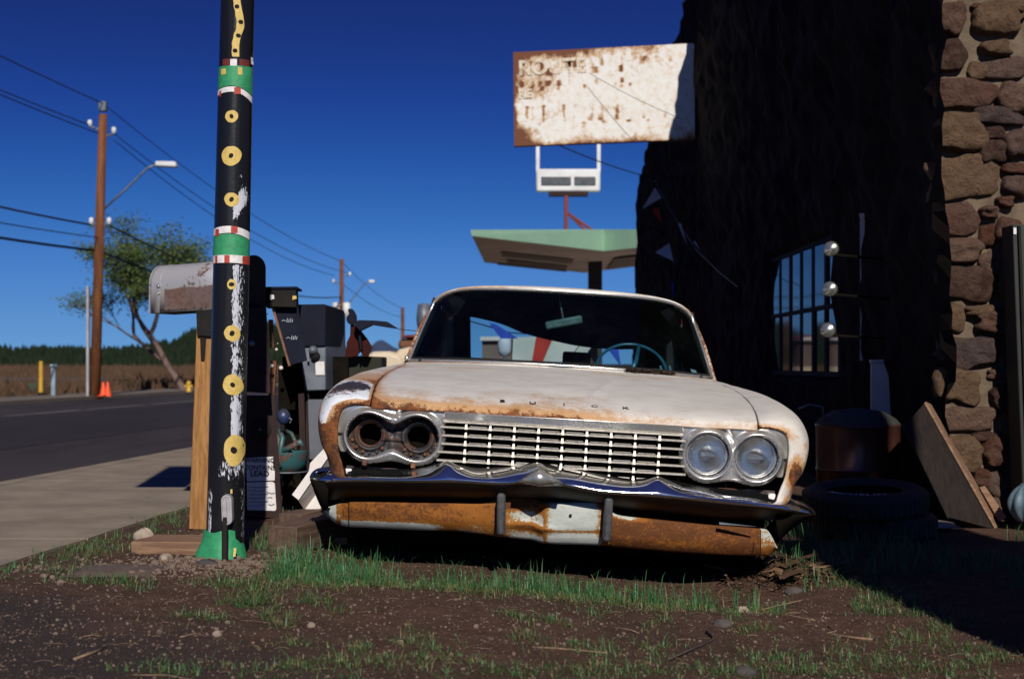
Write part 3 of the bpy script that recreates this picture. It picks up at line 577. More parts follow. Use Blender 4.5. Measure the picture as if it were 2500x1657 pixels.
# doors, quarter panels and tail (plain body sides aft of the wings)
BST = [(2.13, FST[-1][1]), (3.4, [(.842,.745),(.865,.745),(.90,.735),(.935,.718),(.97,.67),(.985,.6),(.985,.47),(.975,.36),(.965,.3),(.96,.02)]), (4.6, [(.80,.765),(.84,.77),(.89,.765),(.94,.745),(.975,.70),(.985,.62),(.98,.47),(.965,.36),(.955,.3),(.95,.02)]), (5.45, [(.72,.74),(.78,.75),(.84,.745),(.90,.72),(.93,.67),(.935,.60),(.93,.47),(.915,.36),(.905,.3),(.90,.06)])]
for sgn in (-1, 1):
    for (a, c, nm) in ((2.135, 3.20, 'door'), (3.206, 4.15, 'door'), (4.156, 5.45, 'rear_wing')):
        P = []; R = []
        for y in np.linspace(a, c, 16):
            cp = interp_st(BST, y); row = catmull(cp, 30)
            if nm == 'rear_wing' and 4.3 < y < 5.0: row[-8:, 1] += .18 * math.sqrt(max(0, 1 - ((y - 4.65) / .36) ** 2)) * np.linspace(0, 1, 8)
            row = [(sgn * x, y, z) for x, z in row]; P.append(row if sgn > 0 else row[::-1]); R += [.15 + .3 * float(sstep(.3, .1, p[2])) for p in (row if sgn > 0 else row[::-1])]
        o = MB().grid(P).build(nm, M['paint'], CAR, smooth=True, solid=.01); attr(o, 'rust', R); attr(o, 'bare', np.array(R) * 0); attr(o, 'flake', np.array(R) * 0)
        if nm == 'door': h_ = MB().box((sgn * .985 - .012, c - .22, .60), (sgn * .985 + .02, c - .08, .625)).build('handle', M['chrome2'], o, bevel=.005)
P = []
for y in np.linspace(4.22, 5.45, 14): P.append([(u * .80, y, .775 - .03 * u * u - .05 * float(sstep(5.0, 5.45, y))) for u in np.linspace(-1, 1, 20)])
P.append([(u * .90, 5.47, .40) for u in np.linspace(-1, 1, 20)]); P.append([(u * .90, 5.44, .06) for u in np.linspace(-1, 1, 20)])
o = MB().grid(P).build('boot_lid', M['paint'], CAR, smooth='auto', solid=.01); attr(o, 'rust', [.15] * len(o.data.vertices)); attr(o, 'bare', [0] * len(o.data.vertices)); attr(o, 'flake', [0] * len(o.data.vertices))
for (x, y) in ((-.80, 1.0), (.80, 1.0), (-.80, 4.65), (.80, 4.65)):
    Mw = Matrix.Rotation(math.radians(90), 4, 'Y'); w = MB().lathe([(.20, -.10), (.31, -.105), (.335, -.08), (.34, 0), (.335, .08), (.31, .105), (.20, .10)], (x, y, .10), 32, Mw).build('wheel', M['tyre'], CAR, smooth='auto')
    MB().lathe([(.005, .07), (.10, .075), (.19, .06), (.205, .09), (.205, -.09), (.19, -.06), (.005, -.07)], (x, y, .10), 24, Mw).build('rim', M['rust'], w, smooth='auto')
# roof, pillars
P = []; R = []
for y_t in np.linspace(0, 1, 22):
    row = []
    for u in np.linspace(-1, 1, 41):
        f = wst(u) + Vector((u * .012, -.012, .012)); yb = 4.05 + .10 * (1 - abs(u)); z = 1.196 + .045 * math.sin(math.pi * min(1, y_t * 1.05)) * (1 - .5 * u * u) - .018 * u * u - .082 * abs(u) ** 9 + .012 - .06 * y_t ** 3; row.append((u * .762, f.y + (yb - f.y) * y_t, z)); R.append(.10 + .35 * abs(u) ** 6 + .25 * math.exp(-y_t / .02) * (1 if u < -.4 else .3))
    P.append(row)
o = MB().grid(P).build('roof', M['paint'], CAR, smooth=True, solid=.02); attr(o, 'rust', R); attr(o, 'bare', np.array(R) * 0); attr(o, 'flake', np.array(R) * 0)
for s in (-1, 1):
    MB().tube([wsb(s) + Vector((s * .020, .02, -.02)), (wsb(s) + wst(s)) / 2 + Vector((s * .022, .03, 0)), wst(s) + Vector((s * .014, .02, -.02))], [.012, .0095, .009], 8).build('front_pillar', M['pillar'], CAR, smooth=True)
    MB().hexa([(s * .60, 4.22, .74), (s * .72, 4.12, .74), (s * .73, 3.95, 1.16), (s * .62, 4.02, 1.17)], [(s * .66, 4.45, .74), (s * .82, 4.30, .74), (s * .765, 4.03, 1.14), (s * .66, 4.10, 1.16)]).build('rear_pillar', M['interior'], CAR, fixn=True)
    MB().tube([(s * .84, 3.2, .74), (s * .80, 3.2, .95), (s * .765, 3.2, 1.15)], .02, 8).build('centre_pillar', M['interior'], CAR, smooth=True)
    MB().hexa([(s * .84, 3.23, .755), (s * .80, 3.98, .755), (s * .745, 3.92, 1.13), (s * .76, 3.23, 1.13)], [(s * .835, 3.23, .755), (s * .795, 3.98, .755), (s * .74, 3.92, 1.13), (s * .755, 3.23, 1.13)]).build('side_window', M['dustglass'], CAR); g1 = MB().hexa([(s * .845, 2.33, .755), (s * .845, 3.17, .755), (s * .765, 3.17, 1.13), (s * .765, 2.66, 1.13)], [(s * .84, 2.33, .755), (s * .84, 3.17, .755), (s * .76, 3.17, 1.13), (s * .76, 2.66, 1.13)]).build('side_window', M['sideglass'], CAR)
P = [[tuple(wsb(u).lerp(wst(u), t) + Vector((0, -.015 * math.sin(math.pi * t), 0))) for u in np.linspace(-1, 1, 33)] for t in np.linspace(0, 1, 9)]
MB().grid(P).build('windscreen', M['glass'], CAR, smooth=True)
loop = [wsb(u) for u in np.linspace(-1, 1, 41)] + [wsb(1).lerp(wst(1), t) for t in (.25, .5, .75)] + [wst(u) for u in np.linspace(1, -1, 41)] + [wst(-1).lerp(wsb(-1), t) for t in (.25, .5, .75)] + [wsb(-1)]
MB().tube([p + Vector((0, -.006, 0)) for p in loop], .0085, 8, cap=False).build('windscreen_trim', M['chrome2'], CAR, smooth=True)
lp2 = [Vector((p.x * .978, p.y + .004, .772 + (p.z - .772) * .955 + .008)) for p in loop]; MB().tube(lp2, .012, 6, cap=False).build('windscreen_seal', M['black'], CAR, smooth=True)
MB().lathe([(.0, .026), (.010, .026), (.014, .0), (.0, 0)], tuple(wsb(-1) + Vector((-.012, -.02, .0))), 10).build('trim_clip', M['chrome2'], CAR, smooth=True)
# interior
MB().box((-.80, 2.20, .60), (.80, 2.46, .772)).build('dashboard', M['interior'], CAR, bevel=.03)
MB().box((-.72, 3.02, .30), (.72, 3.16, .790)).build('seat_back', M['interior'], CAR, bevel=.05)
MB().box((.02, 2.98, .75), (.19, 3.10, .86)).build('headrest', M['void'], CAR, bevel=.012)
MB().box((-.72, 3.95, .28), (.72, 4.08, .765)).build('rear_seat', M['interior'], CAR, bevel=.04)
for s in (-1, 1): MB().box((s * .83 - .02, 2.3, .1), (s * .83 + .02, 4.2, .74)).build('door_lining', M['interior'], CAR)
low = [(1040, 760), (1068, 735), (1085, 732), (1130, 741), (1165, 751), (1205, 768), (1250, 781), (1290, 790), (1340, 800), (1400, 806), (1450, 807), (1500, 805), (1540, 797), (1572, 775), (1592, 850)]
P = []
for t in np.linspace(0, 1, 8):
    row = []
    for q in catmull([(a, b_) for a, b_ in low], 46):
        p = cl(q[0], q[1], 3.55); top = Vector((max(-.60, min(.60, p.x * .97)), 3.0 + .3 * (1 - t), 1.17)); row.append(tuple(top.lerp(p, t) + Vector((0, .10 * math.sin(math.pi * t), 0))))
    P.append(row)
MB().grid(P).build('headliner', M['liner'], CAR, smooth=True)
P = [[(u * .64, y, 1.175 - .02 * u * u) for u in np.linspace(-1, 1, 8)] for y in np.linspace(2.5, 4.05, 6)]; MB().grid(P).build('roof_lining', M['interior'], CAR)
cm = cl(1303, 745, 2.50); Mm = Matrix.Translation(cm) @ Matrix.Rotation(math.radians(-14), 4, 'Y')
o = MB().box((-.108, -.012, -.024), (.108, .012, .024), Mm).build('mirror', simple('grey_green_mirror_back', (.16, .21, .19), (.10, .14, .13), 30, .4), CAR, bevel=.011); MB().tube([Mm @ Vector((.0, 0, .02)), Mm @ Vector((.0, .03, .10)), Mm @ Vector((0, .01, .16))], .006, 6).build('mirror_stem', M['chrome2'], o, smooth=True)
cw = cl(1458, 859, 2.52); tilt = Matrix.Rotation(math.radians(52), 4, 'X'); ring = [cw + tilt @ Vector((.205 * math.cos(a), .205 * math.sin(a), 0)) for a in np.linspace(0, 2 * math.pi, 41)]
sw = MB().tube(ring, .0090, 8, cap=False).build('steering_wheel', M['wheelblue'], CAR, smooth=True)
MB().tube([cw + tilt @ Vector((.045, .20, 0)), cw + tilt @ Vector((.03, .10, -.02)), cw + tilt @ Vector((.0, 0, -.03))], [.011, .014, .02], 6).build('spoke', M['wheelblue'], sw, smooth=True); MB().tube([cw + tilt @ Vector((-.2, -.02, 0)), cw + tilt @ Vector((0, -.02, -.03)), cw + tilt @ Vector((.2, -.02, 0))], .012, 6).build('spoke', M['wheelblue'], sw, smooth=True)
for k, (a, b_) in enumerate(((1524, 1530), (1533, 1541), (1545, 1551), (1561, 1568), (1573, 1578))):
    q = [cl(a, 845 - 9 * (k > 2), 2.95), cl(a + 4, 844 - 9 * (k > 2), 2.95), cl(b_ + 5, 872, 2.95), cl(b_, 872, 2.95)]; MB().hexa(q, [p + Vector((0, .004, 0)) for p in q]).build('pale_strip', M['bluegrey'], CAR)  # thin upright blue-grey strips behind the windscreen
q = [cl(1595, 852, 2.32), cl(1607, 855, 2.32), cl(1616, 870, 2.32), cl(1602, 866, 2.32)]; MB().hexa(q, [p + Vector((0, .002, 0)) for p in q]).build('sticker', M['pennantw'], CAR)
# leaf litter caught at the foot of the windscreen
mb = MB(); rl = random.Random(5)
for i in range(420):
    px = rl.uniform(1492, 1608); b_ = cl(px, 0, 2.10); u = b_.x / .852; p = wsb(min(1, max(-1, u))) + Vector((0, rl.uniform(-.05, -.008), -.004 + rl.uniform(0, .014))); a = rl.uniform(0, 3.14); l = rl.uniform(.004, .016); w = rl.uniform(.002, .005); d = Vector((math.cos(a), math.sin(a) * .5, rl.uniform(-.3, .3))) * l; s_ = Vector((-math.sin(a), math.cos(a), .2)) * w; mb.add([p - d - s_, p + d - s_, p + d + s_, p - d + s_], [(0, 1, 2, 3)])
o = mb.build('leaf_litter', M['bark'], CAR); attr(o, 'tone', [rl.random() ** 2 for _ in o.data.vertices]); tag(o, kind='stuff')
# headlamp bezels: one pressed chrome surface per side round the two lamps
C1, C2, ZC, RO, RI = .583, .779, .450, .116, .085
def bezel(sgn, twin):
    h = .0035; xs_ = np.arange(.462, .936, h); zs_ = np.arange(.326, .568, h); idx = {}; mb = MB(); vals = []
    def dd(x, z, k):
        a, b_ = math.hypot(x - C1, z - ZC), math.hypot(x - C2, z - ZC); hh = max(k - abs(a - b_), 0) / k if k > 0 else 0; return min(a, b_) - hh * hh * k * .25
    def inside(x, z):
        d = dd(x, z, .10); di = dd(x, z, .10) if twin else dd(x, z, 0)
        if di < RI - h * .6: return False
        if d < RO: return True
        if x > C2 and z > ZC - .075 and d < RO + .022 and x < .925: return True
        if z > ZC and z < .566:
            if x < C1: return x > .475 + max(0, .53 - z) * .9 - .02 and x < C1
            if x > C2: return x < .925 - max(0, z - .535) * 1.0
            return True
        return False
    def H(x, z):
        d = dd(x, z, .10); di = d if twin else dd(x, z, 0); e = (di - .0945); ring = .030 * math.exp(-(e / .0105) ** 2)
        out = .012 * float(sstep(.0, .10, z - ZC)) + .010; fall = -.020 * float(sstep(RO - .008, RO + .002, d)) if z < ZC else 0
        cre = -.012 * math.exp(-((x - .682 - (z - .5) * -.6) / .014) ** 2) * float(sstep(.50, .54, z)); return ring + out + fall + cre - .03 * float(sstep(RI + .004, RI - .006, di))
    for i, x in enumerate(xs_):
        for j, z in enumerate(zs_):
            if inside(x, z):
                X, Z = x, z; di = dd(x, z, .10) if twin else dd(x, z, 0)
                for _ in range(2):
                    if di < RI + h * .8:
                        ex, ez = 1e-4, 1e-4; f = (lambda a, b__: dd(a, b__, .10 if twin else 0)); gx, gz_ = (f(X + ex, Z) - f(X - ex, Z)) / (2 * ex), (f(X, Z + ez) - f(X, Z - ez)) / (2 * ez); gl = math.hypot(gx, gz_) or 1; dv = f(X, Z) - RI; X -= gx / gl * dv * .9; Z -= gz_ / gl * dv * .9
                d = dd(x, z, .10)
                if z < ZC + .01 and d > RO - h * .9 and x < C2:
                    f = (lambda a, b__: dd(a, b__, .10)); gx, gz_ = (f(X + 1e-4, Z) - f(X - 1e-4, Z)) / 2e-4, (f(X, Z + 1e-4) - f(X, Z - 1e-4)) / 2e-4; gl = math.hypot(gx, gz_) or 1; dv = f(X, Z) - RO; X -= gx / gl * dv; Z -= gz_ / gl * dv
                idx[(i, j)] = len(mb.v); mb.v.append((sgn * X, .025 - H(x, z) + .05 * max(0, x - .80) , Z))
    for (i, j) in list(idx):
        q = [(i, j), (i + 1, j), (i + 1, j + 1), (i, j + 1)]
        if all(k in idx for k in q): f = [idx[k] for k in q]; mb.f.append(tuple(f) if sgn > 0 else tuple(f[::-1]))
    o = mb.build('headlamp_bezel', M['chrome2'], CAR, smooth=True, solid=.006); return o
bzL = bezel(-1, True); bzL['label'] = 'chrome bezel with both lamps missing'; bzR = bezel(1, False)
Rf = Matrix.Rotation(math.radians(90), 4, 'X')          # lathe axis +Z turned to face the viewer (-Y)
for cxl in (C1, C2):
    lp = MB().lathe([(.0, -.062), (.02, -.060), (.045, -.045), (.066, -.018), (.078, .004)], (cxl, .030, ZC), 40, Rf).build('headlamp', M['reflector'], CAR, smooth=True)
    MB().lathe([(.0, .017), (.02, .0165), (.04, .014), (.06, .009), (.074, .002), (.078, -.004), (.074, -.004), (.06, .003), (.04, .008), (.02, .0105), (.0, .011)], (cxl, .030, ZC), 40, Rf).build('lens', M['lens'], lp, smooth=True)
    MB().lathe([(.077, .0), (.0775, .008), (.081, .010), (.084, .004), (.084, -.01)], (cxl, .030, ZC), 48, Rf).build('retaining_ring', M['chrome2'], lp, smooth=True)
    MB().lathe([(.083, -.014), (.089, -.014), (.092, -.03)], (cxl, .030, ZC), 40, Rf).build('shadow_gap', M['void'], lp)
    MB().box((cxl - .034, .030, ZC - .008), (cxl + .034, .046, ZC + .010)).build('filament_shield', M['chrome2'], lp, bevel=.003)
# rusted empty buckets on the photo's left
def bucket():
    n = 64; P = []
    def fig(a, R_):
        # outline of two joined discs
        best = None; lo_, hi_ = 0, .4; cx_ = (C1 + C2) / 2; ca, sa = math.cos(a), math.sin(a)
        for _ in range(30):
            m_ = (lo_ + hi_) / 2; x, z = cx_ + ca * m_, ZC + sa * m_; d1, d2 = math.hypot(x - C1, z - ZC), math.hypot(x - C2, z - ZC); hh = max(.10 - abs(d1 - d2), 0) / .10; d = min(d1, d2) - hh * hh * .025
            if d < R_: lo_ = m_
            else: hi_ = m_
        return cx_ + ca * lo_, ZC + sa * lo_
    cx_ = (C1 + C2) / 2
    for (R_, y) in ((.094, .030), (.093, .060), (.086, .070)): P.append([(-fig(a, R_)[0], y, fig(a, R_)[1]) for a in np.linspace(0, 2 * math.pi, n + 1)])
    bk = MB().grid(P).build('lamp_bucket', M['bucket'], CAR, smooth='auto')
    # plate with two round holes
    h = .004; mb = MB(); idx = {}
    for i, x in enumerate(np.arange(.485, .88, h)):
        for j, z in enumerate(np.arange(.355, .55, h)):
            d1, d2 = math.hypot(x - C1, z - ZC), math.hypot(x - C2, z - ZC); hh = max(.10 - abs(d1 - d2), 0) / .10; d = min(d1, d2); ds = d - hh * hh * .025
            if ds < .090 and d > .044: idx[(i, j)] = len(mb.v); mb.v.append((-x, .064 - .016 * math.exp(-((d - .060) / .008) ** 2) + .008 * nz(x, z, 0, 40) * (d > .07) - (.010 if abs(z - ZC) < .020 and .63 < x < .74 else 0), z))
    for (i, j) in list(idx):
        q = [(i, j), (i, j + 1), (i + 1, j + 1), (i + 1, j)]
        if all(k in idx for k in q): mb.f.append(tuple(idx[k] for k in q))
    MB(); mb.build('mounting_plate', M['bucket'], bk, smooth=True)
    for c_ in (C1, C2):
        MB().lathe([(.050, -.058), (.047, -.062), (.045, -.078)], (-c_, 0, ZC), 32, Rf).build('lamp_socket', M['rust'] if c_ == C2 else M['bucket'], bk, smooth=True); MB().lathe([(.046, -.076), (.044, -.15), (.0, -.152)], (-c_, 0, ZC), 24, Rf).build('socket_hollow', M['void'], bk)  # hollows coloured near-black in place of their own shade
    rb = random.Random(3)
    for c_ in (C1, C2):
        for a in (200, 225, 245, 270, 290, 315, 340, 60):
            aa = math.radians(a); x, z = c_ + .075 * math.cos(aa), ZC + .075 * math.sin(aa)
            if abs(x - cx_) < .03 and abs(z - ZC) < .05: continue
            MB().lathe([(.0, .004), (.002, .004), (.003, .006), (rb.uniform(.004, .007), .006), (.007, 0)], (-x, .058, z), 10, Rf).build('screw', M['rust'] if rb.random() < .6 else M['bucket'], bk, smooth=True)
    for c_ in (C1 + .01, C2 + .01): MB().box((-c_ - .009, -.004, ZC - .122), (-c_ + .009, .03, ZC - .095)).build('clip', M['rust'], bk, bevel=.002)
bucket()
# grille
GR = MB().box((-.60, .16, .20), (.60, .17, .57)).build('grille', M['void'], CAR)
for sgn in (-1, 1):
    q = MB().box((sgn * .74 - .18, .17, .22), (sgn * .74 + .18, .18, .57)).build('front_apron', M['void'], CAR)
MB().hexa([(-.482, .006, .527), (.482, .006, .527), (.478, -.012, .562), (-.478, -.012, .562)], [(-.482, .05, .527), (.482, .05, .527), (.478, .05, .562), (-.478, .05, .562)]).build('header_rail', M['chrome2'], GR, bevel=.003)
def bar(z, x0=.56, nm='grille_bar'):
    return MB().hexa([(-x0, -.006, z - .0036), (x0, -.006, z - .0036), (x0, .0, z + .0048), (-x0, .0, z + .0048)], [(-x0, .040, z - .003), (x0, .040, z - .003), (x0, .040, z + .004), (-x0, .040, z + .004)]).build(nm, M['alu'], GR, bevel=.0015)
bar(.5225, .482, 'lower_rail'); ZB = [.508 - .0340 * k + 0 for k in range(7)]
ZB = [.500, .4665, .433, .3995, .366, .3325, .299]
cols = [-.388 + .097 * k for k in range(9)]
nub_me = None
for z in ZB:
    xx = .575 if z > .36 else .50; bar(z, .50 if z > .36 else .47)
    for x in cols:
        mbn = MB(); b0, b1, t0, t1 = .0085, .0085, .005, .005; mbn.hexa([(-.0065, -.008, -.004), (.0065, -.008, -.004), (.0038, -.004, .0165), (-.0038, -.004, .0165)], [(-.0065, .03, -.004), (.0065, .03, -.004), (.0038, .03, .0165), (-.0038, .03, .0165)])
        if nub_me is None: o = mbn.build('grille_stud', M['alu'], GR); nub_me = o.data; o.location = (x, 0, z)
        else: o = bpy.data.objects.new('grille_stud', nub_me); COL.objects.link(o); o.parent = GR; o.location = (x, 0, z)
        if x < cols[-1] - .01: MB().box((x + .014, .004, z + .0065), (x + .083, .03, z + .0095)).build('grille_rib', M['alu'], GR)
for x in cols: MB().box((x - .003, .045, .28), (x + .003, .055, .52)).build('grille_upright', M['rust'], GR)
# strips and brackets in the dark gap under the lamps
for sgn in (-1, 1):
    MB().box((sgn * .68 - .19, .07, .305), (sgn * .68 + .19, .09, .317)).build('lower_strip', M['bucket'], CAR)
    MB().lathe([(.0, .02), (.018, .012), (.024, -.01)], (sgn * .685, .02, .290), 14, Rf).build('bracket_bolt', M['whitepaint'], CAR, smooth=True)
    MB().hexa([(sgn * .835, .03, .296), (sgn * .866, .03, .296), (sgn * .866, .03, .308), (sgn * .845, .03, .308)], [(sgn * .835, .08, .296), (sgn * .866, .08, .296), (sgn * .866, .08, .308), (sgn * .845, .08, .308)]).build('bracket', M['whitepaint'], CAR, fixn=True)
# bonnet lettering with rubbed-out gaps
for ch, x in zip('BUICK', (-.252, -.128, -.0, .124, .250)):
    y0 = .088; dz = (hood_z(0, .11) - hood_z(0, .07)) / .04; ang = math.atan(dz)
    Mx = Matrix.Translation((x, y0, hood_z(x, y0) + .001)) @ Matrix.Rotation(ang, 4, 'X'); text_mesh('bonnet_letter', ch, .046, M['black'], CAR, .0022, Mx, spacing=1, warp=lambda c: (c.x * .95, c.y * 1.0 - .012, c.z))
# bumper
def bumper():
    T = [(716,1100),(722,1087),(735,1078),(760,1074),(798,1074),(876,1079),(939,1079),(986,1073),(1010,1065),(1033,1063),(1060,1068),(1101,1075),(1155,1074),(1200,1071),(1241,1064),(1269,1068),(1305,1076),(1344,1082),(1389,1090),(1445,1100),(1487,1102),(1517,1098),(1538,1101),(1585,1112),(1669,1125),(1781,1138),(1846,1152),(1877,1171),(1885,1186)]
    Mm = [(716,1101),(722,1095),(735,1090),(760,1089),(798,1092),(876,1098),(939,1098),(986,1091),(1010,1080),(1036,1066),(1060,1080),(1101,1093),(1155,1091),(1200,1080),(1241,1068),(1269,1082),(1305,1091),(1344,1098),(1389,1106),(1445,1112),(1487,1110),(1519,1100),(1540,1108),(1585,1126),(1669,1140),(1781,1151),(1846,1163),(1877,1174),(1885,1186)]
    Rr = [(716,1102),(722,1106),(735,1109),(760,1109),(798,1107),(876,1107),(939,1108),(986,1108),(1010,1108),(1033,1108),(1060,1109),(1101,1111),(1155,1114),(1200,1112),(1246,1114),(1292,1116),(1315,1120),(1344,1126),(1389,1134),(1445,1138),(1487,1140),(1517,1142),(1538,1144),(1585,1148),(1669,1157),(1781,1169),(1846,1180),(1877,1185),(1885,1187)]
    U  = [(717,1104),(724,1116),(738,1130),(762,1140),(798,1140),(876,1142),(939,1143),(986,1144),(1010,1145),(1033,1145),(1060,1146),(1101,1147),(1155,1147),(1200,1147),(1246,1148),(1292,1150),(1315,1152),(1344,1156),(1389,1162),(1445,1168),(1487,1172),(1517,1175),(1538,1178),(1585,1182),(1669,1190),(1781,1188),(1846,1193),(1877,1190),(1885,1188)]
    def plan(u): return .02 * 0 + .15 * abs(u) ** 4
    n = 220; A = [catmull(q, n) for q in (T, Mm, Rr, U)]; P = []
    for i in range(n):
        row = []; 
        xr = cl(A[2][i][0], A[2][i][1], -.15).x; u = xr / .95; pl = plan(u); nose = .05 * math.exp(-((A[2][i][0] - 1246) / 40.0) ** 2); edge = float(sstep(1.0, .93, abs(u)))
        t_ = cl(*A[0][i], .015 + pl * .6); m_ = cl(*A[1][i], -.085 + pl + .04 * (1 - edge)); r_ = cl(*A[2][i], -.155 + pl - nose + .05 * (1 - edge)); r2 = cl(A[2][i][0], A[2][i][1] + 4, -.150 + pl - nose + .05 * (1 - edge)); u_ = cl(*A[3][i], -.06 + pl); v_ = Vector((u_.x, .06 + pl * .5, u_.z - .03)); k_ = Vector((t_.x, .055, t_.z - .02))
        row = [k_, t_, t_.lerp(m_, .5) + Vector((0, 0, -.003)), m_, m_.lerp(r_, .3) + Vector((0, -.004, .0035)), m_.lerp(r_, .72) + Vector((0, -.006, .004)), r_, r2, r2.lerp(u_, .45) + Vector((0, -.008, 0)), u_, v_]
        P.append([tuple(p) for p in row])
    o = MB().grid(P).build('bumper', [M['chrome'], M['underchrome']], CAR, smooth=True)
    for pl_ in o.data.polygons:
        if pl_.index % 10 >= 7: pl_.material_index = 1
    md = o.modifiers.new('s', 'SUBSURF'); md.levels = 1; md.render_levels = 1
    # near-black sheet painting in the shade between bumper and valance
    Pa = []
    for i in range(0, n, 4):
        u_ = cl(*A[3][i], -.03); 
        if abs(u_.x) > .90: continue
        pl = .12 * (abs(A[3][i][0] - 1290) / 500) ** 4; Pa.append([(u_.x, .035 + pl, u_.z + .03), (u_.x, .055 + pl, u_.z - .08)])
    MB().grid(Pa).build('bumper_shade_sheet', M['void'], CAR)
    return o
bp = bumper()
P = []
for (a, b_, c) in (((1190, 1112), (1192, 1113), (1194, 1114)), ((1212, 1101), (1213, 1108), (1214, 1116)), ((1232, 1087), (1233, 1101), (1234, 1118)), ((1246, 1080), (1246, 1099), (1246, 1121)), ((1261, 1088), (1260, 1102), (1259, 1120)), ((1282, 1103), (1281, 1111), (1280, 1119)), ((1302, 1116), (1301, 1117), (1300, 1118))):
    k = math.exp(-((a[0] - 1246) / 34.0) ** 2); P.append([tuple(cl(*a, -.150 - .02 * k)), tuple(cl(*b_, -.205 - .045 * k)), tuple(cl(*c, -.185 - .04 * k)), tuple(cl(c[0], c[1] + 6, -.14))])
MB().grid(P).build('bumper_chevron', M['chrome2'], CAR, smooth=True, solid=.003)
# hull-shaped bumper ends under the tips, coloured near-black to paint in shade
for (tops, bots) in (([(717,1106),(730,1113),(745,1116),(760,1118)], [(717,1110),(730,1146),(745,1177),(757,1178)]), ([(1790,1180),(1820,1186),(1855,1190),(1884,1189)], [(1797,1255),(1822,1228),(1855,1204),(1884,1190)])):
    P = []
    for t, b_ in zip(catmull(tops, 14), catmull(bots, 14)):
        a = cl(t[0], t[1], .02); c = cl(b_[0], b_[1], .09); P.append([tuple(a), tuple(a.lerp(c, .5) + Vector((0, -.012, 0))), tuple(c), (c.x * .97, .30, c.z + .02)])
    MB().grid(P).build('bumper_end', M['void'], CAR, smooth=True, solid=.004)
# valance
def valance():
    VT = [(748,1176),(770,1168),(800,1160),(860,1160),(960,1163),(1060,1164),(1120,1163),(1150,1154),(1200,1148),(1230,1149),(1255,1162),(1300,1164),(1350,1162),(1402,1164),(1415,1184),(1440,1194),(1500,1201),(1560,1207),(1640,1215),(1700,1219),(1755,1223),(1776,1228),(1796,1264)]
    VB = [(750,1181),(770,1204),(800,1216),(860,1219),(960,1224),(1060,1227),(1120,1235),(1150,1239),(1200,1244),(1230,1247),(1255,1254),(1300,1257),(1350,1258),(1402,1260),(1415,1263),(1440,1265),(1500,1270),(1560,1275),(1640,1280),(1700,1283),(1755,1284),(1776,1283),(1796,1268)]
    n = 200; T = catmull(VT, n); B = catmull(VB, n); P = []; R = []
    for i in range(n):
        px = T[i][0]; dent = .03 * math.exp(-((px - 1225) / 30) ** 2) + .012 * math.exp(-((px - 1110) / 50) ** 2) - .012 * math.exp(-((px - 1260) / 12) ** 2) + (.012 if px < 808 else 0); pl = .12 * (abs(px - 1290) / 500) ** 4; row = []
        for j in range(17):
            v = j / 16; py = lerp(T[i][1], B[i][1], v); fold = -.022 * math.exp(-((v - .66) / .07) ** 2) * math.exp(-((px - 1230) / 60) ** 2) + .008 * math.exp(-((v - .72) / .04) ** 2) * (px > 1255) * (px < 1400) ; y = -.03 + pl + dent * (1 - .4 * v) + fold + .05 * v ** 4 + .003 * nz(px * .02, v * 3)
            row.append(tuple(cl(px, py, y)))
            if px < 790: r = .05 + .5 * (px > 778)
            elif px < 1150: r = 1.02 - .95 * float(sstep(.62, .85, v)) * float(sstep(1050, 950, px)) - .25 * float(sstep(.6, .8, v)) - .25 * math.exp(-((px - 1090) / 40) ** 2)
            elif px < 1255: r = .25 + .85 * float(sstep(.38, .2, v)) + .9 * math.exp(-((v - .70) / .10) ** 2) * float(sstep(1165, 1200, px)) + .35 * math.exp(-((px - 1165) / 12) ** 2)
            elif px < 1408: r = .10 + .55 * math.exp(-((px - 1255) / 14) ** 2) + .6 * math.exp(-((px - 1400) / 20) ** 2) + .55 * math.exp(-((v - .70) / .03) ** 2) + .12 * (v < .1)
            elif px < 1757: r = 1.16 - .25 * math.exp(-((v - .72) / .13) ** 2) * math.exp(-((px - 1560) / 90) ** 2) - .9 * float(sstep(.12, .04, v)) * float(sstep(1520, 1450, px))
            else: r = .25 + .5 * v
            R.append(r)
        row = [tuple(Vector(row[0]) + Vector((0, .07, .006)))] + row + [tuple(Vector(row[-1]) + Vector((0, .10, -.005)))]; R.insert(len(R) - 17, R[-17]); R.append(R[-1]); P.append(row)
    o = MB().grid(P).build('valance', M['valance'], CAR, smooth=True, solid=.003); attr(o, 'rust', R); return o
vl = valance()
for px in (806, 1757):
    a, b_ = cl(px, 1159 if px < 900 else 1224, -.034), cl(px, 1217 if px < 900 else 1284, -.030); MB().tube([a, b_], .0018, 4).build('panel_seam', M['void'], vl)
MB().lathe([(.0, .003), (.006, .003), (.006, 0)], tuple(cl(1318, 1190, -.034)), 12, Rf).build('bolt_hole', M['void'], vl)
for (x0, y0, x1, y1) in ((1158, 1140, 1157, 1237), (1408, 1150, 1402, 1252)):
    a, b_ = cl(x0, y0, -.125), cl(x1, y1, -.105); d = (b_ - a); w = Vector((.0165, 0, 0))
    MB().hexa([a - w, a + w, b_ + w * 1.05, b_ - w * 1.05], [a - w + Vector((0, .07, 0)), a + w + Vector((0, .07, 0)), b_ + w + Vector((0, .08, 0)), b_ - w + Vector((0, .08, 0))]).build('overrider', M['rubber'], CAR, bevel=.012, fixn=True)
a = [cl(1662, 1206, -.05), cl(1748, 1216, -.04), cl(1700, 1213, -.05), cl(1662, 1211, -.05)]
MB().hexa(a, [p + Vector((0, .01, 0)) for p in a]).build('plate_lip', M['greymetal'], CAR)
# dark under-body so no daylight shows beneath
MB().box((-.78, .26, .0), (.84, 5.3, .20)).build('underbody', M['void'], CAR)
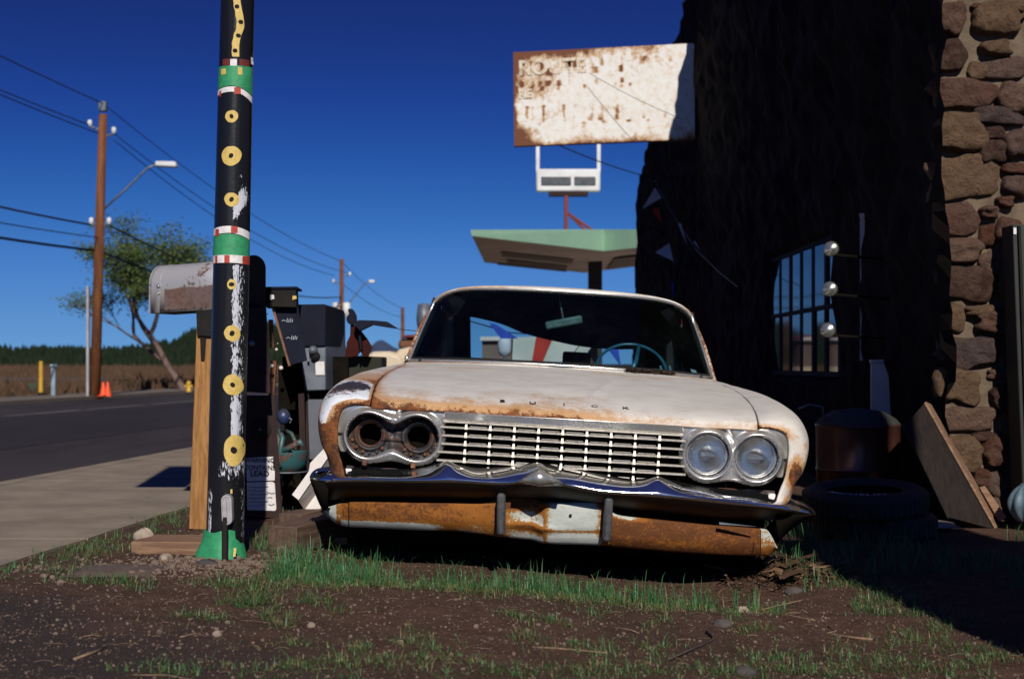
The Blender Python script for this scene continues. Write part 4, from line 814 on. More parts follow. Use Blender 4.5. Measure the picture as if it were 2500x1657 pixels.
# ------------------------------------------------------------------ painted pole
PY = 5.70; PB = at(548, 1358, PY); PT = at(580, 0, PY); pdir = (PT - PB) / (PT.z - PB.z)
POLE = empty('painted_pole', 'black painted roadside pole with yellow rings and green bands', 'pole', (PB.x, PY, 0))
def paxis(z): return PB + pdir * (z - PB.z)
def prad(z): return float(np.interp(z, [0, .12, .5, 1.3, 2.3, 3.6], [.078, .074, .0725, .071, .0655, .062]))
def psurf(z, u, off=0.0):
    r = prad(z) + off; s = max(-.999, min(.999, u / prad(z))); a = math.asin(s); c = paxis(z); return Vector((c.x + r * math.sin(a), c.y - r * math.cos(a), z))
def pz(py): return CZ + (HZ - py * K) / F * (PY - .07)
def pu(px, py): z = pz(py); return (px * K - 1250) / F * (PY - .06) - paxis(z).x
zs_ = np.arange(-.15, 3.6, .008); nA = 72; P = []; W = []
def blob(px, py, cx, cy, rx, ry): return math.exp(-(((px - cx) / rx) ** 2 + ((py - cy) / ry) ** 2))
for z in zs_:
    row = []; c = paxis(z); r0 = prad(z)
    for k in range(nA):
        a = 2 * math.pi * k / nA; r = r0 + .0012 * nz(math.cos(a), math.sin(a), z * .5, 6); p = Vector((c.x + r * math.sin(a), c.y - r * math.cos(a), z)); row.append(tuple(p))
        px = (1250 + p.x / (PY - .06) * F) / K; py = (HZ - (z - CZ) / (PY - .07) * F) / K; w = -.45
        if abs(a if a < math.pi else a - 2 * math.pi) < 1.7:
            mid = 543 + (660 - py) * .012
            if 612 < py < 1060: w = -.30 + 1.05 * math.exp(-((px - mid - 1) / 9) ** 2) + .62 * math.exp(-((px - mid - 15) / 10) ** 2)
            if 930 < py < 1045: w += .35 * math.exp(-((px - 541) / 12) ** 2)
            if 1062 < py < 1130: w = -.25 + .85 * float(sstep(500, 512, px)) * float(sstep(1130, 1085, py))
            if 1130 < py < 1245: w = -.3 + .95 * math.exp(-((px - 484) / 8) ** 2) + .75 * math.exp(-((px - 556) / 7) ** 2)
            if 360 < py < 530: w = -.45 + 1.3 * (blob(px, py, 562, 452, 11, 22) + blob(px, py, 545, 492, 12, 24) + blob(px, py, 553, 470, 9, 18)) + .7 * blob(px, py, 556, 415, 12, 34)
            if 240 < py < 360: w = -.55 + .35 * blob(px, py, 556, 330, 14, 40)
            if py < 130: w = -.7 + .3 * blob(px, py, 530, 110, 18, 20)
        else: w = -.2 + .3 * nz(0, 0, z, 3)
        W.append(w + .10 * nz(px * .2, py * .05))
    P.append(row)
shaft = MB().grid(P, close=True).build('shaft', M['poleblack'], smooth=True); attr(shaft, 'white', W); adopt(POLE, shaft)
def patch(name, cells, mat, off=.0016):
    # cells: rows of photo points laid onto the round shaft
    P = [[tuple(psurf(pz(py), pu(px, py), off)) for px, py in row] for row in cells]; return adopt(POLE, MB().grid(P).build(name, mat, smooth=True))
rq = random.Random(11)
def ring(cx, cy, rx, ry, ri, riy=None):
    riy = riy or ri; n = 40; ph = [rq.uniform(0, 6) for _ in range(3)]; rows = []
    for k in range(n + 1):
        a = 2 * math.pi * k / n; w = 1 + .03 * math.sin(2 * a + ph[0]) + .025 * math.sin(3 * a + ph[1]) + .015 * math.sin(7 * a + ph[2]); w2 = 1 + .12 * math.sin(2 * a + ph[2])
        rows.append([(cx + math.cos(a) * lerp(ri * w2, rx * w, t), cy + math.sin(a) * lerp(riy * w2, ry * w, t)) for t in (0, .33, .66, 1)])
    patch('ring_centre', [[(cx + math.cos(a) * ri * t * 1.15, cy + math.sin(a) * riy * t * 1.15) for t in (.02, 1)] for a in np.linspace(0, 2 * math.pi, 20)], M['black'], .0012); return patch('yellow_ring', rows, M['yellow'])
for a in ((536, 269, 14.5, 14.5, 5), (535, 360, 22, 23, 5.5), (536, 461, 16, 16.5, 5.5), (536, 657, 10, 11.5, 5.5), (537, 770, 17, 19, 6), (538, 889, 21, 24.5, 5.5), (540, 1040, 21.5, 36, 6, 9)): ring(*a)
def band(name, top, bot, mat, off=.0014, x0=None, x1=None, n=28):
    rows = []
    for k in range(n + 1):
        t = k / n; u = lerp(-.985, .985, t) if x0 is None else None
        def col(f, v):
            if x0 is None: px0, px1 = 548 - 41 + (PZC(v)), 0
            return None
        px = None; xs__ = np.linspace(0, 1, 7); tp = PCH([0, .5, 1], top, t); bt = PCH([0, .5, 1], bot, t); row = []
        for q in xs__:
            py = lerp(tp, bt, q); z = pz(py); r = prad(z)
            uu = math.sin(lerp(-1.45, 1.45, t)) * r if x0 is None else lerp(pu(x0, py), pu(x1, py), t); row.append(tuple(psurf(z, uu, off)))
        rows.append(row)
    return adopt(POLE, MB().grid(rows).build(name, mat, smooth=True))
band('green_band', (151, 151, 150), (205, 198, 217), M['green']); band('white_band', (207, 200, 219), (219, 212, 234), M['white'], .0018)
band('white_band', (529, 522, 534), (545, 538, 552), M['white'], .0018); band('green_band', (546, 540, 553), (590, 590, 592), M['green']); band('white_band', (589, 589, 591), (607, 607, 610), M['white'], .0018)
def dab(name, x0, x1, y0, y1, mat, off=.0026): return band(name, (y0, y0 - .5, y0), (y1, y1 + .5, y1), mat, off, x0, x1, 6)
for a in ((515, 531, 136, 151), (553, 572, 136, 150)): dab('red_dab', *a, M['darkred'])
for a in ((533, 548, 137, 152), (575, 581, 127, 143)): dab('white_dab', *a, M['white'])
for a in ((511, 523, 158, 171), (550, 559, 155, 172), (578, 582, 152, 168)): dab('yellow_dab', *a, M['yellow'])
for a in ((542, 556, 202, 217), (506, 511, 209, 221), (535, 549, 523, 538), (497, 507, 529, 545), (497, 503, 590, 607), (520, 532, 590, 607), (558, 570, 591, 609)): dab('red_dab', *a, M['red'])
sp = catmull([(546, -12), (549, 12), (554, 40), (555, 62), (548, 85), (545, 105), (545, 131)], 40); patch('yellow_snake', [[(x - 8 + .6 * math.sin(y * .3), y), (x, y), (x + 8, y)] for x, y in sp], M['yellow'])
for (x, y) in ((548, 15), (556, 50), (551, 82), (544, 117)):
    patch('black_dot', [[(x + math.cos(a) * 5 * t, y + math.sin(a) * 4.5 * t) for t in (.01, 1)] for a in np.linspace(0, 2 * math.pi, 15)], M['black'], .004)
patch('yellow_dab', [[(533, 1130), (537, 1130)], [(533, 1140), (537, 1140)]], M['yellow'])
# added unseen arm and board, there only to throw shade on the pavement
adopt(POLE, MB().tube([paxis(3.45), (-2.02, PY - .10, 3.45)], .015, 8).build('arm', M['black'])); adopt(POLE, MB().box((-1.97, PY - .13, 2.25), (-1.64, PY - .11, 3.42)).build('added_shade_board', M['whitepaint'], bevel=.004))
# green painted boot at the foot, conduit and its fitting
rows = []
for z, e in ((.118, .0035), (.09, .004), (.07, .006), (.05, .012), (.025, .021), (-.02, .026), (-.06, .026)):
    c = paxis(z); rows.append([(c.x - .006 + (prad(z) + e * (1 + .35 * math.sin(3 * a) + .25 * math.sin(a * 5 + 1))) * math.sin(a), c.y - (prad(z) + e * (1 + .3 * math.sin(2 * a))) * math.cos(a), z + .006 * math.sin(a * 4)) for a in np.linspace(0, 2 * math.pi, 41)])
adopt(POLE, MB().grid(rows).build('green_boot', M['green'], smooth='auto'))
adopt(POLE, MB().tube([at(549, 1262, PY - .095), at(549, 1290, PY - .10), at(549, 1368, PY - .12), at(549, 1385, PY - .12)], .0125, 12).build('conduit', M['black'], smooth=True))
fit = MB(); c = at(554, 1244, PY - .10); Mf = Matrix.Translation(c) @ Matrix.Rotation(math.radians(90), 4, 'X') @ Matrix.Rotation(math.radians(2), 4, 'Z')
def stadium(w, h, n=10): return [(math.cos(a) * w, (h - w) + math.sin(a) * w) for a in np.linspace(0, math.pi, n)] + [(math.cos(a) * w, -(h - w) + math.sin(a) * w) for a in np.linspace(math.pi, 2 * math.pi, n)]
rows = [[tuple(Mf @ Vector((x * s, y * (1 - (1 - s) * .4), d))) for x, y in stadium(.0215, .060)] + [] for s, d in ((1, -.03), (1, .0), (.93, .006), (.72, .0065), (.68, .003), (.02, .003))]
adopt(POLE, MB().grid(rows, close=True).build('conduit_fitting', M['greymetal'], smooth='auto')).active_material = simple('cast_aluminium', (.42, .41, .42), (.34, .33, .34), 30, .5, .4)
adopt(POLE, MB().hexa([at(571, 1337, PY - .118), at(577, 1337, PY - .118), at(575, 1358, PY - .125), at(569, 1358, PY - .125)], [at(571, 1337, PY - .11), at(577, 1337, PY - .11), at(575, 1358, PY - .115), at(569, 1358, PY - .115)]).build('yellow_dab', M['yellow']))

# ------------------------------------------------------------------ mailboxes, boxes and junk by the pole
def thing1(name, mb, mat, label, cat, base, group=None, **kw):
    e = empty(name, label, cat, base, group); return e
# wooden post with the galvanised mailbox on its bracket
wp = empty('wooden_post', 'yellowish square wooden post holding up the rusty mailbox', 'post', atd(462, 1222, 6.75))
q0 = [atd(436, 1222, 6.70), atd(486, 1224, 6.70), atd(500, 735, 6.70), atd(455, 735, 6.70)]; adopt(wp, MB().hexa(q0, [p + Vector((0, .10, 0)) for p in q0]).build('timber', M['post'], bevel=.004))
q0 = [atd(453, 716, 6.68), atd(500, 716, 6.68), atd(500, 778, 6.68), atd(455, 776, 6.68)]; adopt(wp, MB().hexa(q0, [p + Vector((0, .13, 0)) for p in q0]).build('bracket', M['black'], bevel=.003))
q0 = [atd(462, 776, 6.69), atd(476, 776, 6.69), atd(472, 832, 6.69), atd(464, 832, 6.69)]; adopt(wp, MB().hexa(q0, [p + Vector((0, .012, 0)) for p in q0]).build('bracket_tongue', M['black']))
def mailbox(name, label, p0, p1, w, h, m_side, m_low, group, deep=0):
    # p0..p1: axis of the box at its floor; w width, h height
    e = empty(name, label, 'mailbox', tuple(p0), group); ax = (p1 - p0); L = ax.length; ax.normalize(); sd = Vector((-ax.y, ax.x, 0)).normalized(); up = Vector((0, 0, 1)); n = 18; hs = h - w / 2
    def arch(t, grow=0): 
        o_ = p0 + ax * (L * t); pts = [o_ - sd * (w/2 + grow) , o_ - sd * (w/2 + grow) + up * hs]; pts += [o_ + up * hs + (-sd * math.cos(a) + up * math.sin(a)) * (w/2 + grow) for a in np.linspace(0, math.pi, n)][1:]; pts.append(o_ + sd * (w/2 + grow)); return pts
    body = adopt(e, MB().grid([arch(0, 0), arch(.03, 0), arch(.031, .002), arch(.11, .002), arch(.111, 0), arch(.5), arch(1)]).build('shell', m_side, smooth='auto', solid=.002))
    for t, nm in ((0.0, 'back_plate'), (1.0, 'door')):
        a = arch(t, .004); ex = ax * (-.008 if t == 0 else .008); adopt(e, MB().prism(a, ex).build(nm, m_side if t == 0 else M['black'], fixn=True))
    a = arch(0); b_ = arch(1); adopt(e, MB().add([a[0], a[-1], b_[-1], b_[0]], [(0, 1, 2, 3)]).build('floor', M['black']))
    return e, arch, ax, sd
pA = at(388, 762, 7.20); pB = at(598, 750, 6.98)
gm_, arch_, ax_, sd_ = mailbox('galvanised_mailbox', 'rusty silver mailbox with two rivets on the wooden post', Vector((pA.x, 7.29, 1.035)), Vector((pB.x, 7.07, 1.055)), .20, .245, M['galv'], M['galvlow'], 'roadside mailboxes')
# stained lower half as its own riveted band
P = []
for t in np.linspace(.17, .995, 12):
    o_ = arch_(t, .003)[0]; P.append([tuple(o_ + Vector((0, 0, zz))) for zz in (.012, .05, .09, .118 + .004 * math.sin(t * 19))])
adopt(gm_, MB().grid(P).build('stained_band', M['galvlow'], smooth=True))
for zz, r_ in ((.135, .013), (.098, .009)):
    o_ = arch_(.105, .004)[0] + Vector((0, 0, zz)); adopt(gm_, MB().lathe([(0, r_ * .8), (r_ * .6, r_ * .6), (r_, 0)], tuple(o_), 14, Rf).build('rivet', M['chrome2'], smooth=True))
for t in (.03, .12, .22, .38, .52, .66, .8): o_ = arch_(t, .003)[0] + Vector((0, 0, .012)); adopt(gm_, MB().lathe([(0, .004), (.003, .003), (.004, 0)], tuple(o_), 8, Rf).build('small_rivet', M['black']))
pA = at(594, 752, 7.28); pB = at(622, 752, 7.02)
mailbox('black_mailbox', 'black arched mailbox end just right of the painted pole', Vector((-1.52, 7.36, 1.060)), Vector((-1.283, 7.06, 1.060)), .120, .255, M['black'], M['black'], 'roadside mailboxes')
# brown sheet box under it
def quad_box(name, label, cat, pts, depth, mat, Y, group=None, side=None):
    e = empty(name, label, cat, tuple(at(*pts[-1], Y)), group); q = [at(x, y, Y) for x, y in pts]; d = Vector(depth); adopt(e, MB().prism(q, d).build('body' if not side else side, mat, bevel=.003, fixn=True)); return e
bb = quad_box('brown_metal_box', 'brown metal box with a round knob behind the painted pole', 'box', [(598, 752), (650, 750), (661, 960), (598, 956)], (-.02, .12, 0), M['darkbrown'], 6.98)
adopt(bb, MB().lathe([(0, .02), (.012, .02), (.016, 0)], tuple(at(615, 838, 6.975)), 14, Rf).build('knob', M['greymetal'], smooth=True)); adopt(bb, MB().tube([at(627, 828, 6.97), at(628, 800, 6.96), at(640, 775, 6.96), at(655, 765, 6.97)], .0018, 6).build('cord', M['wire']))
q0 = [at(630, 872, 6.972), at(650, 872, 6.972), at(651, 910, 6.972), at(630, 910, 6.972)]; adopt(bb, MB().prism(q0, Vector((0, -.004, 0))).build('plate', M['navy']))
# tall dark cabinet with taped notices
cb = quad_box('dark_cabinet', 'tall dark brown cabinet with peeling white notices leaning behind the pole', 'cabinet', [(596, 966), (671, 966), (690, 1265), (596, 1262)], (-.03, .16, 0), M['darkbrown'], 7.16)
def sheet(pts, Y, nm, off=.004, m='paper'): q = [at(x, y, Y - .002) for x, y in pts]; return adopt(cb, MB().prism(q, Vector((0, -off, 0))).build(nm, M[m], fixn=True))
sheet([(602, 1117), (667, 1114), (668, 1126), (666, 1128), (669, 1142), (671, 1150), (671, 1172), (603, 1174)], 7.16, 'upper_notice'); sheet([(603, 1177), (666, 1175), (671, 1179), (675, 1241), (672, 1246), (604, 1244)], 7.16, 'lower_notice')
for (t_, px, py, s_) in (('WARNING', 634, 1128, 13), ('CONTAINS', 634, 1146, 13), ('LEAD', 634, 1162, 17)):
    o = text_mesh('printed_words', t_, s_ / F * 7.15 * 1.15, M['ink'], None, 0, Matrix.Translation(at(px, py, 7.149)) @ Matrix.Rotation(math.radians(90), 4, 'X'), bold=.0005); adopt(cb, o)
for k in range(6):
    y_ = 1188 + k * 9; l = [(608, y_), (630 + 6 * math.sin(k * 2), y_ + 1.5), (655 - 8 * (k % 2), y_ - 1.0)]; adopt(cb, MB().tube([at(a, b_, 7.1495) for a, b_ in l], .0011, 4).build('handwriting', M['ink']))
for k, pts in enumerate(([(652, 1200), (662, 1204), (671, 1203)], [(652, 1215), (660, 1213), (665, 1215)], [(655, 1230), (663, 1233), (670, 1229)])): adopt(cb, MB().tube([at(a, b_, 7.1495) for a, b_ in pts], .0012, 4).build('handwriting', M['ink']))
adopt(cb, MB().lathe([(0, .012), (.02, .010), (.055, .006), (.058, 0)], tuple(at(635, 1048, 7.158)), 22, Rf).build('speaker_cone', M['black'], smooth=True)); adopt(cb, MB().lathe([(0, .016), (.006, .012), (.008, 0)], tuple(at(635, 1048, 7.148)), 10, Rf).build('cone_cap', M['greymetal']))
# flat topped dark mailbox with slanting news rack panel
fb = quad_box('flat_black_mailbox', 'flat-topped black mailbox beside the grey utility box', 'mailbox', [(645, 702), (722, 701), (724, 750), (645, 748)], (-.03, .28, 0), M['black'], 7.25, 'roadside mailboxes')
q0 = [at(640, 700, 7.24), at(724, 699, 7.24), at(725, 704, 7.24), at(640, 705, 7.24)]; adopt(fb, MB().prism(q0, Vector((-.02, .32, .0))).build('lid', M['navy'], fixn=True))
for (x, y, w, h, m) in ((664, 726, 10, 13, 'paper'), (719, 727, 9, 10, 'yellow')): q0 = [at(x - w/2, y - h/2, 7.245), at(x + w/2, y - h/2, 7.245), at(x + w/2 + 1, y + h/2 - 3, 7.245), at(x - w/2, y + h/2, 7.245)]; adopt(fb, MB().prism(q0, Vector((0, -.004, 0))).build('reflector_patch', M[m]))
nr = quad_box('slanted_news_rack', 'navy newspaper rack tilted beside the grey utility box', 'rack', [(666, 752), (728, 750), (750, 880), (705, 893)], (-.01, .05, 0), M['navy'], 7.30)
q0 = [at(663, 752, 7.29), at(669, 752, 7.29), at(709, 893, 7.29), at(704, 893, 7.29)]; adopt(nr, MB().prism(q0, Vector((0, .06, 0))).build('edge_strip', simple('rusty_edge', (.22, .10, .05), (.12, .06, .03), 20, .8), fixn=True))
for (cx_, cy_) in ((703, 782), (714, 824)):
    for k in range(4): adopt(nr, MB().tube([at(cx_ - 3 + k * 4.2, cy_ + 5, 7.295), at(cx_ - 1 + k * 4.2, cy_ - 5 + (k % 2) * 2, 7.295)], .0018, 5).build('painted_stroke', M['pennantw']))
    adopt(nr, MB().tube([at(cx_ - 15, cy_ + 2, 7.295), at(cx_ - 10, cy_ - 1, 7.295), at(cx_ - 6, cy_ + 2, 7.295)], .0016, 5).build('painted_stroke', M['pennantw']))
# grey utility box with meter and padlock
ub = empty('utility_box', 'large grey steel utility box with a white sticker and meter', 'utility box', tuple(at(760, 960, 7.6)))
q0 = [at(724, 747, 7.6), at(794, 744, 7.6), at(796, 952, 7.6), at(745, 954, 7.6), at(738, 905, 7.6)]; adopt(ub, MB().prism(q0, Vector((.035, .62, -.02))).build('cabinet', M['greymetal'], fixn=True, bevel=.006))
q0 = [at(723, 743, 7.585), at(795, 742, 7.585), at(795, 846, 7.585), at(725, 848, 7.585)]; adopt(ub, MB().prism(q0, Vector((.03, .60, -.01))).build('shaded_upper_door', M['navy'], fixn=True, bevel=.01))  # navy colour stands in for the shadow lying on this door
q0 = [at(770, 882, 7.596), at(792, 882, 7.596), at(793, 915, 7.596), at(771, 915, 7.596)]; adopt(ub, MB().prism(q0, Vector((0, -.003, 0))).build('sticker', M['paper']))
adopt(ub, MB().lathe([(0, .05), (.018, .045), (.024, .02), (.026, 0)], tuple(at(765, 855, 7.6)), 16, Rf).build('meter_dome', M['greymetal'], smooth=True)); adopt(ub, MB().lathe([(0, .03), (.022, .025), (.027, 0)], tuple(at(770, 870, 7.6)), 14, Rf).build('padlock', M['black'], smooth=True)); adopt(ub, MB().tube([at(752, 855, 7.57), at(753, 882, 7.57)], .006, 8).build('hasp', M['chrome2']))
q0 = [at(752, 975, 7.62), at(790, 975, 7.62), at(800, 1120, 7.62), at(756, 1120, 7.62)]; adopt(ub, MB().prism(q0, Vector((0, .2, 0))).build('pedestal', simple('dull_blue_steel', (.10, .11, .14), (.07, .08, .10), 5, .6), fixn=True))
adopt(ub, MB().box((at(745, 0, 7.6).x, 7.63, 0), (at(752, 0, 7.6).x, 7.70, .70)).build('leg', M['darkbrown'])); adopt(ub, MB().box((at(810, 0, 7.9).x, 7.9, 0), (at(822, 0, 7.9).x, 8.0, .70)).build('leg', M['darkbrown']))
# junk heap pieces: teal pump, blue globe
tp = empty('teal_pump', 'chipped teal and rust old pump with a round bowl base', 'pump', tuple(at(705, 1170, 7.35)))
adopt(tp, MB().lathe([(.02, .0), (.075, .015), (.105, .06), (.11, .12)], tuple(at(700, 1158, 7.35)), 24).build('bowl', M['teal'], smooth=True)); adopt(tp, MB().lathe([(.108, .0), (.116, .004), (.108, .008)], tuple(at(700, 1152, 7.35)), 28).build('rim', M['greymetal'], smooth=True))
adopt(tp, MB().tube([at(684, 1140, 7.26), at(685, 1095, 7.26), at(690, 1070, 7.27), at(682, 1050, 7.3)], .014, 10).build('pipe', M['teal'], smooth=True)); adopt(tp, MB().tube([at(722, 1100, 7.26), at(720, 1075, 7.26), at(712, 1058, 7.27), at(700, 1052, 7.3)], .010, 10).build('pipe', M['teal'], smooth=True))
adopt(tp, MB().tube([at(690, 1100, 7.26), at(712, 1090, 7.26), at(734, 1078, 7.26), at(738, 1090, 7.26)], .016, 8).build('pipe', M['teal'], smooth=True))
bg = empty('blue_globe', 'blue glass-like globe with a small spout above the teal pump', 'globe', tuple(at(691, 1040, 7.28)))
adopt(bg, MB().lathe([(.0, .075), (.014, .07), (.030, .055), (.036, .036), (.034, .018), (.02, .0)], tuple(at(692, 1032, 7.28)), 20).build('ball', M['blue'], smooth=True)); adopt(bg, MB().tube([at(706, 1020, 7.25), at(712, 1024, 7.24), at(708, 1032, 7.25)], .004, 6).build('spout', M['chrome2'])); adopt(bg, MB().box(tuple(at(684, 1052, 7.27)), tuple(at(699, 1030, 7.34))).build('stem', M['black']))
js = empty('scrap_stand', 'dark scrap metal stand behind the pump with rusty strips', 'stand', (-1.17, 7.75, 0))
for (x0, y0, x1, y1, Y, w, m) in ((735, 960, 742, 1190, 7.55, .03, 'darkbrown'), (668, 880, 655, 1080, 7.5, .03, 'rust'), (660, 780, 664, 850, 7.45, .02, 'rust'), (700, 900, 700, 1000, 7.6, .09, 'void'), (712, 895, 715, 1060, 7.8, .12, 'void')):
    a, b_ = at(x0, y0, Y), at(x1, y1, Y); q0 = [a - Vector((w/2, 0, 0)), a + Vector((w/2, 0, 0)), b_ + Vector((w/2, 0, 0)), b_ - Vector((w/2, 0, 0))]; adopt(js, MB().prism(q0, Vector((0, .03, 0))).build('strip', M[m], fixn=True))
for (x, y, s_) in ((675, 853, .008), (679, 838, .005), (664, 893, .010), (686, 898, .012), (680, 825, .004)):
    adopt(js, MB().lathe([(0, s_), (s_ * .7, s_ * .7), (s_, 0)], tuple(at(x, y, 7.42)), 8, Rf).build('bright_bit', M['paper'])); 
adopt(js, MB().box((-1.26, 7.80, 0), (-.90, 7.86, .82)).build('panel', M['void']))
# white channel board leaning between pump and bumper
wb_ = empty('white_channel', 'white angle board leaning low beside the bumper end', 'board', tuple(at(745, 1250, 6.7)))
for pts, dp, Y in (([(757, 1130), (800, 1085), (812, 1100), (729, 1220), (713, 1207), (754, 1150)], .02, 6.62), ([(744, 1244), (758, 1255), (783, 1240), (830, 1180), (812, 1150)], .02, 6.72)):
    q0 = [at(x, y, Y) for x, y in pts]; adopt(wb_, MB().prism(q0, Vector((0, dp, 0))).build('flange', M['whitepaint'], fixn=True))
q0 = [at(729, 1221, 6.625), at(812, 1101, 6.625), at(815, 1152, 6.74), at(744, 1244, 6.74)]; adopt(wb_, MB().prism(q0, Vector((0, .01, -.006))).build('web', M['whitepaint'], fixn=True))
# timbers on the ground
def timber(name, label, a, b_, w, h, mat, group=None):
    a, b_ = Vector(a), Vector(b_); d = (b_ - a).normalized(); s_ = Vector((-d.y, d.x, 0)).normalized() * w / 2; u = Vector((0, 0, h)); L = (b_ - a).length; n = 10; P = []
    Mt = Matrix.Translation(a) @ d.to_track_quat('X', 'Z').to_matrix().to_4x4()
    for i in range(n + 1):
        x = L * i / n; j = lambda q: .006 * nz(x * 3, q, a.x); P.append([(x, -w/2 + j(1), 0), (x, -w/2 + j(2), h + j(3)), (x, -w/4, h + j(7)), (x, w/4, h + j(8)), (x, w/2 + j(4), h + j(5)), (x, w/2 + j(6), 0)])
    mb = MB().grid(P, close=True); m_ = len(P[0]); mb.f.append(tuple(range(m_))[::-1]); mb.f.append(tuple(n * m_ + k for k in range(m_))); o = mb.build(name, mat, bevel=.004, fixn=True); o.matrix_world = Mt; tag(o, label, 'timber', group); return o
timber('railway_tie', 'nearer weathered brown tie lying left of the bumper', (-.955, 5.92, -.01), (-.40, 7.25, .04), .14, .115, M['tie'], 'timbers on the ground')
timber('railway_tie', 'farther weathered brown tie lying behind the first', (-1.02, 6.55, -.01), (-.55, 7.5, .02), .13, .10, M['tie'], 'timbers on the ground')
timber('flat_plank', 'flat tan plank lying behind the painted pole foot', (-1.55, 5.98, -.005), (-1.17, 5.93, -.005), .26, .055, M['board'], 'timbers on the ground')
timber('long_plank', 'thin pale plank edge half buried right of the pole', (-1.02, 6.15, -.02), (-.72, 6.22, -.005), .05, .03, M['board'], 'timbers on the ground')
# scrap metal bird
SB = empty('scrap_bird', 'welded scrap bird figure with red body and dark wings', 'sculpture', tuple(at(850, 905, 8.6)))
def Z4(x, y): return (820 + x / 7.84, 720 + y / 7.84)
def flat(nm, pts, Y, d, m, e=SB): q = [at(*Z4(x, y), Y) for x, y in pts]; return adopt(e, MB().prism(q, Vector(d)).build(nm, m, fixn=True, bevel=.002))
flat('body', [(280, 560), (430, 580), (490, 700), (600, 840), (695, 1000), (615, 1180), (525, 1175), (470, 1080), (400, 1170), (180, 1200), (210, 900), (270, 780)], 8.6, (0, .03, 0), simple('dark_red_flag_steel', (.045, .007, .005), (.03, .006, .005), 8, .85, spec=.15))
flat('keel', [(440, 560), (470, 700), (500, 1050), (470, 1080), (430, 800)], 8.54, (0, .08, 0), M['navy'])
hd = []
for a in np.linspace(0, 2 * math.pi, 16, endpoint=False): hd.append((300 + 82 * math.cos(a), 440 + 150 * math.sin(a)))
hd = [(230, 265), (300, 262), (345, 310), (385, 400), (390, 470), (345, 560), (290, 580), (230, 540), (200, 480), (205, 420), (255, 360), (235, 320)]
flat('head', hd, 8.58, (0, .05, 0), M['navy']); flat('wing', [(380, 515), (490, 490), (760, 495), (1000, 518), (1215, 655), (1000, 625), (720, 580), (490, 690), (410, 600)], 8.59, (0, -.10, 0), M['navy']); flat('tail_rod', [(1190, 645), (1530, 680), (1530, 694), (1200, 660)], 8.60, (0, .01, 0), M['black'])
bx = empty('dark_crate', 'dark square crate under the scrap bird', 'crate', tuple(at(875, 905, 8.7))); q0 = [at(800, 865, 8.7), at(931, 871, 8.7), at(930, 905, 8.7), at(930, 1000, 8.7), at(800, 1000, 8.7)]; adopt(bx, MB().prism(q0, Vector((0, .4, 0))).build('body', simple('dark_olive_paint', (.018, .020, .010), None, 4, .9), fixn=True, bevel=.01))
q0 = [at(826, 805, 7.9), at(845, 790, 7.9), at(845, 1000, 7.9), at(826, 1000, 7.9)]
# low white banner, pennants behind the car, seen through the back window
BN = empty('striped_banner', 'white banner with red stripe stretched behind the car', 'banner', tuple(at(1400, 900, 13)))
def bq(nm, pts, m, Y=13.0): q = [at(x, y, Y) for x, y in pts]; return adopt(BN, MB().prism(q, Vector((0, .02, 0))).build(nm, m, fixn=True))
def Z7(x, y): return (1040 + x / 3.286, 700 + y / 3.286)
bq('cloth', [Z7(700, 405), Z7(870, 400), Z7(1400, 425), Z7(1330, 480), Z7(1230, 600), Z7(690, 600)], M['bannerw']); bq('red_stripe', [Z7(885, 395), Z7(1020, 400), Z7(950, 560), Z7(930, 640), Z7(850, 600)], M['pennantr'], 12.97); bq('dark_stripe', [Z7(1200, 425), Z7(1260, 425), Z7(1130, 600), Z7(1040, 600)], M['greyboard'], 12.97)
for (x, y, h) in ((700, 405, 0), (1395, 425, 0)): a = at(*Z7(x, y), 13.05); adopt(BN, MB().box((a.x - .02, a.y, -.1), (a.x + .02, a.y + .04, a.z)).build('stake', M['greywood']))
hs = empty('brown_shed', 'low brown shed far behind the car', 'shed', tuple(at(1210, 900, 22))); q0 = [at(*Z7(450, 430), 22), at(*Z7(705, 425), 22), at(*Z7(705, 640), 22), at(*Z7(450, 640), 22)]; adopt(hs, MB().prism(q0, Vector((0, 2.0, 0))).build('wall', simple('brown_grey_wall', (.16, .11, .10), None, 1, .9), fixn=True)); q0 = [at(*Z7(435, 400), 21.9), at(*Z7(580, 398), 21.9), at(*Z7(712, 412), 21.9), at(*Z7(712, 428), 21.9), at(*Z7(435, 432), 21.9)]; adopt(hs, MB().prism(q0, Vector((0, 2.2, 0))).build('roof', M['greyboard'], fixn=True))
wbk = empty('white_globe_lamp', 'round white globe on a thin post behind the car', 'globe lamp', tuple(at(1232, 860, 14))); adopt(wbk, MB().lathe([(.0, .10), (.05, .095), (.068, .05), (.068, -.03), (.045, -.075), (.012, -.085), (.012, -1.1)], tuple(at(*Z7(632, 490), 14)), 18).build('body', M['pennantw'], smooth=True))
def pennant_string(name, label, pts, flags, Y, group):
    e = empty(name, label, 'bunting', tuple(at(*pts[0], Y[0])), group); n = len(pts)
    adopt(e, MB().tube([at(*p, lerp(Y[0], Y[1], i / (n - 1))) for i, p in enumerate(pts)], .006, 5).build('cord', M['wire']))
    for (tri, m, yy) in flags: q = [at(*p, yy) for p in tri]; adopt(e, MB().prism(q, Vector((.0, .008, 0))).build('pennant', M[m], fixn=True))
    return e
pennant_string('pennant_string', 'red and blue bunting hung low behind the back window', [(1100, 770), (1245, 812), (1480, 826), (1570, 812), (1640, 790)], [([Z7(505, 290), Z7(560, 300), Z7(740, 415), Z7(600, 415)], 'pennantb', 12.2), ([Z7(1405, 424), Z7(1530, 420), Z7(1565, 640)], 'pennantb', 12.2), ([Z7(1670, 395), Z7(1750, 385), Z7(1785, 520)], 'pennantr', 12.2)], (12.25, 12.25), 'pennant strings')
